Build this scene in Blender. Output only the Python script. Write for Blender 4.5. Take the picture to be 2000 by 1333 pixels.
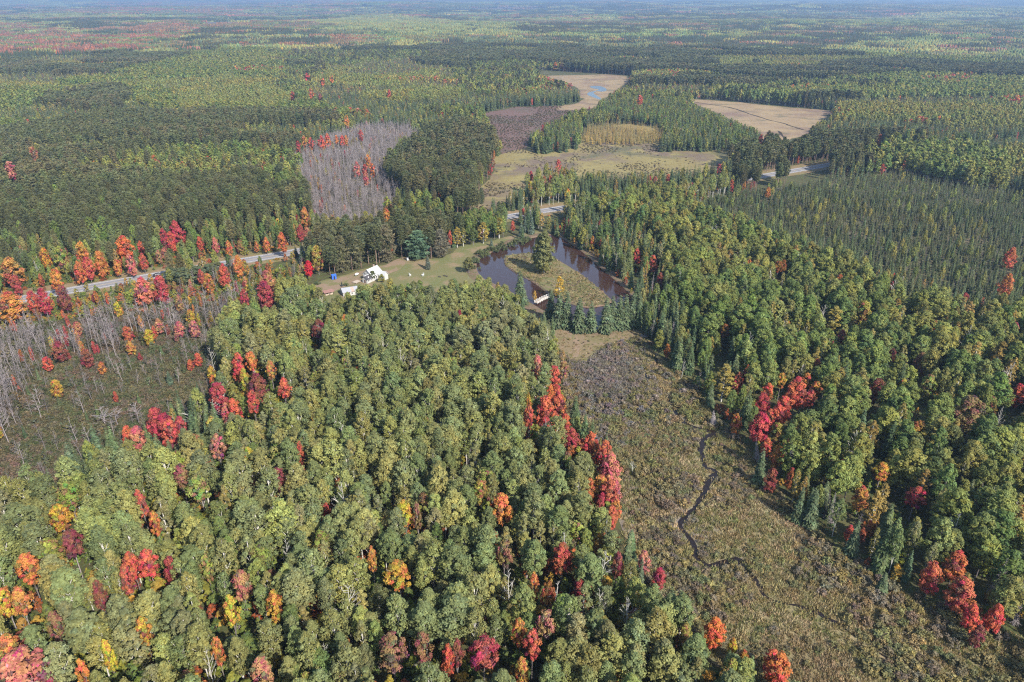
import bpy, bmesh, math, random
import numpy as np
from mathutils import Vector, Matrix
for o in list(bpy.data.objects): bpy.data.objects.remove(o, do_unlink=True)
SC = bpy.context.scene
COLL = SC.collection
rad = math.radians
# ------------------------------------------------------------------ camera
CAM_H = 120.0
PITCH = math.atan(678.5 / 1413.0)
cam_d = bpy.data.cameras.new('camera'); cam = bpy.data.objects.new('camera', cam_d); COLL.objects.link(cam)
cam.location = (0, 0, CAM_H); cam.rotation_euler = (math.pi / 2 - PITCH, 0, 0)
cam_d.sensor_width = 36.0; cam_d.lens = 36.0 * 1413.0 / 2000.0
cam_d.clip_start = 1.0; cam_d.clip_end = 60000.0
SC.camera = cam
# ------------------------------------------------------------------ light
SUN_EL, SUN_AZ = rad(38.0), math.atan2(0.62, -0.78)      # azimuth from +Y towards +X: sun behind the viewer, to the right
SUN_DIR = Vector((math.sin(SUN_AZ) * math.cos(SUN_EL), math.cos(SUN_AZ) * math.cos(SUN_EL), math.sin(SUN_EL)))
world = bpy.data.worlds.new('World'); SC.world = world; world.use_nodes = True
wn = world.node_tree.nodes; wl = world.node_tree.links; wn.clear()
sky = wn.new('ShaderNodeTexSky'); sky.sky_type = 'NISHITA'; sky.sun_disc = False
sky.sun_elevation = SUN_EL; sky.sun_rotation = SUN_AZ
bg = wn.new('ShaderNodeBackground'); bg.inputs['Strength'].default_value = 0.15
wo = wn.new('ShaderNodeOutputWorld'); wl.new(sky.outputs[0], bg.inputs[0]); wl.new(bg.outputs[0], wo.inputs[0])
sl = bpy.data.lights.new('sun', 'SUN'); sl.energy = 5.0; sl.angle = rad(0.53); sl.color = (1.0, 0.94, 0.85)
sun = bpy.data.objects.new('sun', sl); COLL.objects.link(sun)
sun.rotation_euler = (-SUN_DIR).to_track_quat('-Z', 'Y').to_euler(); sun.location = (0, 0, 400)
SC.view_settings.view_transform = 'Standard'; SC.view_settings.look = 'None'
SC.view_settings.exposure = 1.03; SC.view_settings.gamma = 1.0; SC.view_settings.use_curve_mapping = False
SC.render.engine = 'CYCLES'
cy = SC.cycles
cy.max_bounces = 5; cy.diffuse_bounces = 2; cy.glossy_bounces = 2; cy.transmission_bounces = 2; cy.transparent_max_bounces = 4
cy.volume_bounces = 0; cy.use_denoising = False; cy.filter_width = 1.2; cy.sample_clamp_indirect = 4.0
RNG = np.random.default_rng(7)
HAZE_DENSITY = 1.5e-4

# ------------------------------------------------------------------ numpy helpers
def hash2(ix, iy, seed=0):
    n = (ix.astype(np.int64) * 374761393 + iy.astype(np.int64) * 668265263 + seed * 1442695041) & 0xffffffff
    n = ((n ^ (n >> 13)) * 1274126177) & 0xffffffff
    n = ((n ^ (n >> 16)) * 2246822519) & 0xffffffff
    return ((n ^ (n >> 15)) & 0xffffff) / float(0x1000000)
def vnoise(x, y, seed=0):
    x = np.asarray(x, float); y = np.asarray(y, float)
    ix, iy = np.floor(x), np.floor(y); fx, fy = x - ix, y - iy
    fx = fx * fx * (3 - 2 * fx); fy = fy * fy * (3 - 2 * fy)
    a, b = hash2(ix, iy, seed), hash2(ix + 1, iy, seed); c, d = hash2(ix, iy + 1, seed), hash2(ix + 1, iy + 1, seed)
    return (a * (1 - fx) + b * fx) * (1 - fy) + (c * (1 - fx) + d * fx) * fy
def fbm(x, y, seed=0, oct=3):
    s, a, t = 0, 1.0, 0
    for k in range(oct):
        s = s + a * vnoise(np.asarray(x) * 2 ** k, np.asarray(y) * 2 ** k, seed + k); t += a; a *= .5
    return s / t
def sstep(a, b, x):
    t = np.clip((x - a) / (b - a), 0, 1); return t * t * (3 - 2 * t)
def hgt(x, y):
    d = np.hypot(x, y)
    return sstep(1000, 2600, d) * (14 + 30 * sstep(2500, 9000, d)) * (fbm(np.asarray(x) / 1100 + 3.1, np.asarray(y) / 700 + 8.7, 5, 2) - .46) * 2.0
def pip(px, py, poly):
    p = np.asarray(poly, float); inside = np.zeros(len(px), bool)
    m = (px >= p[:, 0].min()) & (px <= p[:, 0].max()) & (py >= p[:, 1].min()) & (py <= p[:, 1].max())
    if not m.any(): return inside
    x, y = px[m], py[m]; r = np.zeros(len(x), bool); j = len(p) - 1
    for i in range(len(p)):
        xi, yi, xj, yj = p[i, 0], p[i, 1], p[j, 0], p[j, 1]
        if yi != yj:
            r ^= ((yi > y) != (yj > y)) & (x < (xj - xi) * (y - yi) / (yj - yi) + xi)
        j = i
    inside[m] = r; return inside
def dist_line(px, py, line):
    best = np.full(len(px), 1e9)
    for (ax, ay), (bx, by) in zip(line[:-1], line[1:]):
        dx, dy = bx - ax, by - ay; L = dx * dx + dy * dy + 1e-9
        t = np.clip(((px - ax) * dx + (py - ay) * dy) / L, 0, 1)
        best = np.minimum(best, np.hypot(px - ax - t * dx, py - ay - t * dy))
    return best
CP, SP_ = math.cos(PITCH), math.sin(PITCH)
def in_view(x, y, z):
    """picture position (2000 wide) of points, and distance along the view axis"""
    f = y * CP - (z - CAM_H) * SP_; u = y * SP_ + (z - CAM_H) * CP
    f = np.maximum(f, 1e-3)
    return 1000 + 1413 * x / f, 666.5 - 1413 * u / f, f
def smooth_line(pts, it=2, closed=False):
    p = [tuple(q) for q in pts]
    for _ in range(it):
        o = []; n = len(p)
        rng = range(n) if closed else range(n - 1)
        if not closed: o.append(p[0])
        for i in rng:
            a, b = p[i], p[(i + 1) % n]
            o.append((a[0] * .75 + b[0] * .25, a[1] * .75 + b[1] * .25)); o.append((a[0] * .25 + b[0] * .75, a[1] * .25 + b[1] * .75))
        if not closed: o.append(p[-1])
        p = o
    return p

# ------------------------------------------------------------------ layout of the place, metres (viewer above the origin, looking along +Y)
ZONES=[
('palehw', [(-1020.6, 3425.7), (-684.6, 4419.4), (0.0, 3242.7), (0.0, 2106.7), (-204.2, 2082.1), (-499.2, 2556.3)]),
('pine', [(-948.1, 2217.5), (-1000.4, 2606.5), (-705.8, 2462.8), (-463.9, 2087.2), (-410.9, 1737.6), (-593.5, 1809.1), (-614.7, 1609.8), (-704.4, 1687.4)]),
('orangehw', [(-1351.0, 1945.9), (-1146.0, 1989.3), (-782.4, 1864.4), (-695.3, 1624.8), (-863.0, 1539.6), (-1114.0, 1595.4)]),
('pine', [(-1918.9, 3049.5), (-1940.2, 3526.5), (-1371.1, 3156.4), (-1256.8, 2684.7), (-1483.7, 2532.7)]),
('orangehw', [(-3407.0, 5816.6), (-2995.1, 6655.0), (-2488.3, 7170.9), (-1863.6, 5164.6), (-1996.8, 4419.4), (-2510.2, 4419.4)]),
('swamp', [(-1401.0, 3515.5), (-1275.7, 3944.0), (-971.1, 2929.3), (-1093.5, 2801.4)]),
('tan', [(-941.1, 1559.9), (-926.5, 1611.6), (-874.8, 1598.4), (-835.7, 1511.2), (-885.8, 1476.6)]),
('pine', [(-17.1, 1737.6), (129.0, 1970.9), (472.1, 2062.8), (702.5, 1847.1), (689.2, 1449.0), (890.2, 1240.6), (791.3, 1097.1), (500.1, 993.9), (300.1, 993.9), (169.6, 1056.1), (86.0, 1296.8), (0.0, 1449.0)]),
('palehw', [(379.5, 1453.2), (429.5, 1477.3), (432.5, 1374.6), (403.9, 1294.1), (357.4, 1313.4)]),
('hardwood', [(129.0, 959.8), (202.3, 1005.7), (323.7, 1005.7), (454.3, 1097.1), (609.1, 1172.6), (791.3, 1097.1), (647.4, 888.3), (449.6, 888.3), (367.1, 907.7), (275.2, 847.4), (192.0, 860.6), (127.2, 897.9)]),
('spruce', [(273.8, 841.7), (371.1, 885.9), (464.1, 904.9), (659.5, 904.9), (302.3, 386.4), (339.4, 501.8), (372.7, 596.7), (353.0, 639.4), (308.9, 639.4), (264.8, 639.4), (277.6, 685.1), (330.7, 757.6), (307.8, 809.2)]),
('spruce', [(-306.5, 1282.4), (-198.2, 1501.2), (-13.7, 1383.5), (29.9, 1117.6), (79.8, 909.7), (73.1, 829.2), (0.0, 821.1), (-27.0, 793.8), (-33.6, 699.8), (-84.0, 679.4), (-147.0, 690.9), (-227.5, 885.9), (-281.2, 1049.6)]),
('mixhw', [(-101.2, 1270.6), (-13.8, 1392.7), (30.5, 1144.3), (40.6, 1009.1), (-24.3, 901.4), (-65.8, 980.0)]),
('pine', [(-241.8, 1671.3), (-154.8, 1970.9), (-17.5, 1772.7), (-9.3, 1402.2), (-83.6, 1258.8), (-185.5, 1402.2)]),
('hardwood', [(-640.5, 877.8), (-628.6, 1107.3), (-615.8, 1703.2), (-563.8, 1789.2), (-405.6, 1426.8), (-320.4, 1039.9), (-219.9, 855.3), (-222.4, 740.5), (-343.1, 775.4), (-434.1, 855.3), (-508.6, 833.9), (-570.0, 775.4)]),
('palehw', [(-446.7, 1009.1), (-433.5, 1183.6), (-311.4, 1009.1), (-231.5, 855.3), (-254.0, 813.5), (-327.8, 833.9), (-323.5, 740.5), (-348.3, 775.4)]),
('pine', [(-543.2, 884.7), (-519.6, 1020.7), (-441.7, 884.7), (-414.4, 761.1), (-476.4, 743.6)]),
('spruce', [(-570.0, 775.4), (-508.6, 833.9), (-422.2, 775.4), (-436.5, 708.4), (-484.6, 651.5)]),
('pine', [(-463.5, 621.8), (-428.5, 695.3), (-409.0, 750.5), (-310.8, 761.1), (-196.0, 779.3), (-144.7, 680.5), (-135.8, 614.5), (-166.3, 569.7), (-252.5, 539.8), (-267.2, 472.7), (-355.7, 465.4)]),
('mixpine', [(-352.4, 461.0), (-272.5, 483.4), (-250.1, 534.8), (-169.7, 554.1), (-136.2, 483.4), (-105.4, 362.6), (-140.2, 328.4), (-185.6, 313.3), (-227.9, 280.3)]),
('mixhw', [(-304.6, 564.7), (-277.1, 596.9), (-218.9, 608.4), (-175.8, 575.1), (-143.0, 509.0), (-127.6, 448.8), (-144.8, 442.1), (-173.5, 492.6), (-236.0, 500.7), (-280.2, 526.4)]),
('roadmix', [(-280.9, 353.4), (-249.6, 362.0), (-214.7, 366.5), (-185.8, 380.4), (-158.1, 380.4), (-130.7, 411.3), (-112.9, 411.3), (-91.7, 345.1), (-97.9, 329.5), (-126.0, 304.9), (-149.5, 280.5), (-207.6, 247.1)]),
('swamp', [(-175.3, 590.8), (-165.4, 664.7), (-149.1, 723.1), (-99.8, 726.1), (-84.5, 680.4), (-86.6, 590.8), (-94.6, 525.6), (-70.4, 469.6), (-71.8, 433.9), (-76.8, 398.6), (-100.3, 380.9), (-117.4, 411.2), (-138.1, 472.3)]),
('bigpine', [(-92.2, 516.6), (-75.6, 646.4), (-49.1, 719.9), (-17.8, 646.4), (-5.7, 544.3), (-8.0, 453.9), (-20.5, 409.5), (-34.8, 403.7), (-60.2, 421.3), (-68.5, 461.0)]),
('mixhw', [(-73.5, 382.8), (-68.2, 413.0), (-62.4, 437.2), (-36.2, 421.2), (-17.9, 415.3), (0.0, 409.5), (-5.0, 337.7), (-17.4, 337.7), (-30.8, 350.3), (-53.0, 363.6)]),
('bigpine', [(-99.2, 355.7), (-82.4, 379.3), (-55.6, 384.3), (-32.6, 374.4), (-10.5, 360.2), (-28.7, 323.0), (-50.8, 295.1), (-80.3, 298.3), (-91.7, 319.2)]),
('brownbog', [(-34.1, 834.1), (0.0, 886.5), (48.4, 890.8), (99.5, 917.4), (104.0, 873.9), (70.1, 787.1), (19.7, 715.2), (13.4, 644.9), (0.0, 600.6), (-11.0, 633.3), (-24.9, 723.9)]),
('ochre', [(-19.5, 552.5), (-8.5, 611.1), (13.4, 644.9), (40.8, 652.1), (68.0, 703.9), (105.6, 770.4), (147.3, 738.8), (138.9, 644.9), (157.6, 628.7), (199.7, 637.9), (193.2, 600.6), (149.2, 526.9), (88.3, 495.8), (35.3, 495.8), (0.0, 448.8), (-21.6, 425.4), (-25.1, 468.0), (-14.7, 518.8)]),
('islandspruce', [(14.4, 630.3), (26.1, 691.4), (55.0, 731.1), (78.2, 764.6), (99.7, 866.7), (156.4, 928.0), (196.4, 880.2), (215.6, 771.6), (221.2, 677.2), (214.8, 620.7), (193.9, 580.5), (179.7, 602.2), (148.9, 595.5), (122.4, 597.8), (132.5, 663.5), (121.1, 706.2), (87.2, 706.2), (59.4, 663.5), (49.3, 591.2), (30.1, 576.4)]),
('tan', [(213.2, 955.3), (256.0, 945.5), (329.8, 882.3), (370.4, 849.6), (314.3, 770.4), (284.2, 703.9), (250.7, 657.0), (227.0, 633.3), (234.9, 709.5), (232.4, 770.4), (228.7, 861.6)]),
('tan', [(31.3, 1342.8), (120.2, 1288.5), (200.1, 1238.4), (155.5, 1076.4), (137.2, 1017.9), (119.3, 926.6), (100.6, 869.7), (52.3, 853.5), (61.3, 903.9), (88.7, 936.0), (84.0, 996.2), (97.7, 1076.4), (62.6, 1169.8), (37.4, 1246.5)]),
('tamarack', [(62.0, 680.4), (74.8, 726.1), (102.1, 744.7), (141.4, 708.3), (140.2, 664.7), (111.7, 644.7), (65.2, 649.5)]),
('meadowhw', [(6.2, 437.4), (14.1, 501.8), (33.6, 532.6), (44.2, 501.8), (43.9, 457.1), (66.8, 471.2), (101.6, 478.6), (125.3, 478.6), (148.5, 501.8), (149.0, 478.6), (117.2, 431.2), (89.1, 413.3), (44.6, 413.3), (17.6, 407.7)]),
('redpinerow', [(151.4, 507.6), (179.1, 559.4), (225.5, 580.3), (294.0, 607.4), (303.2, 591.3), (271.4, 539.8), (213.8, 507.6), (152.7, 458.3)]),
('hillhw', [(282.7, 591.3), (339.1, 639.4), (373.6, 614.5), (376.1, 569.7), (336.9, 488.0), (303.5, 444.6), (284.5, 444.6), (275.1, 488.0), (247.9, 504.3)]),
('sprucebog', [(104.4, 426.4), (132.4, 464.2), (167.5, 481.0), (225.3, 514.9), (285.2, 533.5), (310.1, 485.4), (340.0, 478.1), (322.0, 404.1), (220.1, 258.9), (210.1, 274.5), (188.0, 280.1), (174.1, 304.4), (158.1, 332.4), (134.3, 383.8)]),
('rightmix', [(17.6, 406.2), (39.3, 420.9), (60.5, 420.9), (74.1, 393.5), (76.6, 347.1), (64.6, 284.1), (62.3, 242.7), (74.7, 225.6), (76.6, 196.7), (76.3, 168.0), (81.0, 158.3), (88.7, 145.3), (98.6, 128.4), (103.5, 115.7), (111.8, 105.9), (104.8, 96.1), (102.7, 110.1), (94.0, 115.7), (85.8, 121.6), (79.1, 133.1), (72.8, 146.1), (70.5, 163.4), (67.8, 183.9), (63.0, 198.7), (60.0, 219.1), (54.1, 234.6), (50.7, 257.6), (52.2, 283.3), (50.6, 305.9), (42.5, 334.6), (33.7, 364.8), (26.5, 379.8)]),
('righthw', [(37.9, 405.8), (63.0, 442.1), (95.7, 448.8), (107.9, 405.8), (127.5, 364.8), (148.4, 312.0), (162.0, 282.6), (176.4, 262.9), (213.7, 247.7), (109.7, 102.1), (99.8, 111.5), (95.0, 123.8), (85.5, 140.0), (78.1, 152.6), (73.5, 162.0), (74.8, 192.8), (75.5, 217.5), (65.9, 252.6), (66.7, 285.7), (73.9, 334.6), (71.4, 379.3), (57.6, 400.2)]),
('snag', [(-218.2, 260.9), (-192.4, 279.4), (-165.8, 290.9), (-131.6, 300.0), (-106.4, 323.4), (-92.4, 306.4), (-96.5, 287.9), (-111.4, 273.9), (-112.7, 249.0), (-124.3, 253.7), (-134.0, 244.4), (-148.8, 235.8), (-162.7, 227.6), (-156.7, 205.6), (-125.5, 170.4), (-143.0, 151.8)]),
('bog', [(-162.1, 212.7), (-165.9, 231.4), (-149.6, 235.4), (-134.7, 243.9), (-122.8, 252.9), (-114.6, 257.6), (-98.7, 223.6), (-93.4, 199.3), (-106.9, 181.7), (-115.1, 173.7), (-120.1, 163.9), (-121.0, 148.6), (-136.8, 148.6)]),
('roadside', [(-220.8, 265.2), (-193.3, 281.4), (-166.7, 293.1), (-157.2, 301.9), (-136.3, 326.4), (-107.4, 345.5), (-97.2, 335.3), (-91.6, 303.8), (-95.6, 285.4), (-120.6, 288.4), (-149.6, 279.7), (-181.7, 268.3), (-211.3, 251.5)]),
('aspen', [(-131.2, 137.8), (-122.3, 144.8), (-112.8, 150.1), (-108.8, 154.6), (-103.6, 160.0), (-91.4, 162.9), (-86.9, 176.1), (-84.2, 184.8), (-93.2, 200.9), (-99.2, 211.7), (-104.6, 231.8), (-98.3, 245.4), (-86.7, 257.8), (-80.8, 265.8), (-68.1, 263.1), (-49.7, 273.6), (-30.6, 268.5), (-12.4, 273.6), (2.0, 263.1), (11.3, 244.5), (14.6, 227.5), (16.4, 206.2), (13.7, 187.8), (15.0, 173.3), (20.7, 165.4), (25.0, 155.7), (25.0, 138.7), (24.0, 124.3), (27.9, 117.1), (33.4, 107.7), (38.3, 99.3), (43.9, 92.3), (49.8, 88.5), (49.3, 77.8), (-94.4, 77.8)]),
('lawn', [(-93.0, 297.8), (-90.0, 313.7), (-83.0, 319.7), (-74.0, 328.8), (-60.6, 338.3), (-54.1, 346.0), (-38.5, 344.4), (-31.5, 353.9), (-27.1, 366.5), (-11.0, 373.5), (-2.8, 381.7), (11.5, 394.0), (21.5, 392.1), (17.4, 383.5), (8.4, 378.9), (0.5, 372.6), (-4.0, 364.8), (-11.8, 353.1), (-18.4, 342.1), (-18.3, 323.8), (-13.0, 312.3), (-9.1, 297.8), (-21.8, 283.3), (-43.5, 283.3), (-65.3, 283.3), (-87.0, 283.3)]),
('pond', [(-17.9, 342.9), (-10.0, 356.4), (-3.0, 365.6), (1.4, 372.6), (10.3, 378.9), (18.0, 384.4), (23.1, 384.4), (28.1, 378.0), (33.4, 364.8), (38.0, 350.7), (42.3, 334.6), (46.9, 319.0), (50.4, 306.5), (52.5, 297.2), (53.0, 284.4), (49.1, 269.9), (41.7, 261.4), (32.4, 259.5), (22.7, 266.4), (14.5, 276.8), (7.7, 287.8), (2.3, 296.0), (-5.8, 307.2), (-13.4, 316.3), (-17.2, 326.6)]),
('island', [(-3.8, 342.9), (-2.1, 350.7), (6.8, 353.1), (13.1, 353.1), (19.5, 349.1), (26.4, 336.1), (32.7, 322.4), (38.3, 306.5), (42.0, 294.8), (43.9, 287.8), (36.8, 283.3), (30.1, 282.2), (23.2, 289.0), (16.9, 296.0), (11.5, 309.7), (4.6, 321.1), (0.0, 328.1), (-3.5, 336.1)]),
('meadow', [(15.0, 255.2), (25.4, 249.2), (39.6, 252.9), (51.1, 260.0), (54.1, 234.6), (60.0, 219.1), (63.0, 198.7), (67.8, 183.9), (70.5, 163.4), (72.8, 146.1), (79.1, 133.1), (85.8, 121.6), (94.0, 115.7), (102.7, 110.1), (112.9, 103.3), (100.2, 85.1), (51.0, 85.1), (53.7, 89.5), (45.6, 95.5), (39.8, 102.7), (34.7, 111.4), (29.1, 121.1), (26.7, 133.7), (28.2, 151.8), (28.1, 170.4), (22.5, 179.7), (17.6, 190.7), (17.1, 207.3), (19.1, 225.6), (16.3, 244.3)]),
('berm', [(8.7, 283.3), (14.8, 273.6), (20.7, 267.4), (30.3, 258.5), (43.4, 258.5), (49.9, 261.4), (51.1, 256.6), (42.1, 249.2), (33.7, 243.9), (28.0, 234.6), (22.7, 233.8), (18.9, 237.9), (15.3, 249.2), (10.1, 260.0), (2.1, 272.5)]),
]
ROAD=[(-242.8, 270.5), (-220.4, 287.8), (-207.4, 295.7), (-195.8, 303.4), (-178.1, 314.6), (-167.0, 321.8), (-139.2, 339.1), (-124.1, 347.5), (-110.9, 356.4), (-82.9, 375.3), (-43.6, 398.0), (0.0, 422.0), (18.8, 433.9), (45.1, 447.6), (102.9, 480.2), (143.1, 503.3), (187.8, 531.0), (221.2, 550.7), (247.1, 567.1), (272.7, 580.5), (320.2, 602.7), (396.7, 633.3), (489.9, 666.9)]
BROOK=[[(51.0, 247.4), (51.2, 239.6), (52.8, 234.6), (51.8, 230.6), (52.2, 227.4), (51.3, 225.5), (48.6, 224.3), (46.3, 224.0), (46.2, 221.7), (46.6, 218.0), (48.2, 214.4), (50.7, 211.6), (52.1, 208.2), (51.7, 204.8), (51.0, 200.9), (51.9, 196.8), (52.7, 192.6), (55.3, 188.7), (60.8, 186.7), (61.7, 185.6), (59.2, 183.6), (57.3, 183.0), (56.2, 180.3), (55.1, 175.0), (54.3, 169.9), (54.1, 167.5), (56.4, 166.3), (56.8, 164.4), (54.1, 162.7), (53.6, 161.1), (51.1, 155.9), (47.8, 150.6), (44.3, 146.5), (41.7, 143.6), (42.0, 141.7), (43.2, 138.9), (43.9, 136.1), (43.3, 132.6), (44.3, 130.0), (45.5, 128.7), (49.1, 130.0), (52.8, 131.7), (53.5, 130.9), (53.7, 127.5), (54.8, 125.1), (55.8, 122.7), (55.3, 120.4), (57.3, 118.6), (60.9, 117.4), (63.1, 116.0), (65.4, 116.3), (65.6, 113.8), (67.4, 112.7), (69.7, 111.7), (70.4, 108.4), (73.3, 106.4), (74.2, 103.9), (75.9, 102.0), (74.8, 99.0), (73.3, 95.6), (71.6, 88.1)]]
BROOK_POOLS=[(54.4, 162.0, 1.9, 1.6), (60.7, 183.9, 1.5, 2.6), (65.2, 115.7, 1.4, 1.2)]
YARD=[(-91.9, 300.9), (-87.9, 309.7), (-82.2, 315.6), (-75.6, 324.5), (-64.7, 332.4), (-58.9, 343.6), (-54.6, 349.9), (-51.4, 345.2), (-53.8, 334.6), (-56.0, 323.8), (-61.5, 320.4), (-68.8, 317.0), (-69.4, 309.7), (-76.3, 307.2), (-81.5, 297.2), (-89.0, 291.3)]
CREEK=[[(220.8, 931.3), (239.2, 903.9), (256.7, 878.1), (261.1, 841.8), (266.2, 811.8), (271.1, 783.7), (278.9, 767.1), (280.1, 748.0), (284.3, 726.8)], [(258.3, 720.9), (252.0, 687.6), (248.6, 669.4)]]
FARPOND=[(110.3, 1095.2), (125.7, 1101.6), (132.4, 1076.4), (130.3, 1040.6), (121.3, 1029.1), (115.6, 1040.6), (108.4, 1017.9), (110.4, 990.9), (113.6, 960.2), (110.1, 945.5), (104.9, 970.2), (98.2, 996.2), (102.1, 1023.5), (114.2, 1040.6), (122.4, 1058.2), (112.3, 1070.3)]
OPEN_SIGHT=[[(-18.4, 468.0), (-13.1, 526.9), (13.8, 561.5), (9.3, 526.9), (0.0, 488.6), (-5.0, 468.0)], [(51.7, 895.1), (105.6, 945.5), (105.0, 899.5), (58.1, 853.5)], [(70.2, 751.1), (106.5, 777.0), (149.8, 757.4), (132.2, 652.1), (63.4, 652.1)], [(214.1, 950.4), (254.8, 940.7), (329.8, 882.3), (369.3, 849.6), (312.7, 770.4), (286.9, 715.2), (253.3, 666.9), (248.4, 720.9), (236.2, 783.7), (228.8, 873.9)], [(39.4, 1315.1), (118.7, 1271.4), (195.6, 1230.4), (150.5, 1076.4), (133.1, 1029.1), (99.5, 917.4), (87.4, 980.5), (102.4, 1088.8), (67.8, 1191.8)], [(-25.3, 822.8), (44.6, 873.9), (85.1, 895.1), (20.3, 738.8), (4.4, 633.3), (-6.7, 644.9)], [(-2.1, 604.8), (62.1, 637.9), (127.0, 628.7), (188.3, 628.7), (176.4, 600.6), (112.2, 548.9), (56.5, 574.7), (16.1, 574.7), (-5.7, 535.2), (-13.1, 526.9)], [(25.0, 377.1), (40.9, 330.9), (50.6, 294.8), (44.2, 289.0), (34.1, 323.8), (20.8, 349.9)], [(-16.5, 340.6), (0.0, 366.5), (8.3, 375.3), (9.3, 358.0), (-2.6, 353.9), (-3.8, 338.3), (9.3, 307.2), (13.6, 297.8), (7.9, 294.8), (-9.6, 317.0), (-16.0, 327.4)], [(-55.0, 317.0), (-53.3, 340.6), (-37.9, 338.3), (-23.4, 349.9), (-4.1, 375.3), (-10.6, 358.0), (-18.8, 334.6), (-17.9, 317.0), (-35.2, 310.4)], [(-162.1, 611.1), (-149.6, 723.9), (-100.8, 732.7), (-107.5, 590.4), (-113.5, 535.2), (-74.7, 474.7), (-82.0, 436.8), (-106.6, 419.9)], [(-90.4, 305.9), (-83.2, 315.0), (-75.4, 323.8), (-71.7, 317.0), (-79.8, 310.4), (-86.2, 302.8)], [(16.8, 252.9), (26.5, 262.4), (47.9, 255.2), (34.1, 239.6), (22.8, 239.6)], [(0.0, 346.0), (15.6, 349.9), (42.4, 291.9), (30.6, 284.4), (11.7, 310.4)], [(187.6, 535.2), (251.6, 578.5), (247.1, 567.1), (184.4, 525.2)]]
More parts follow.
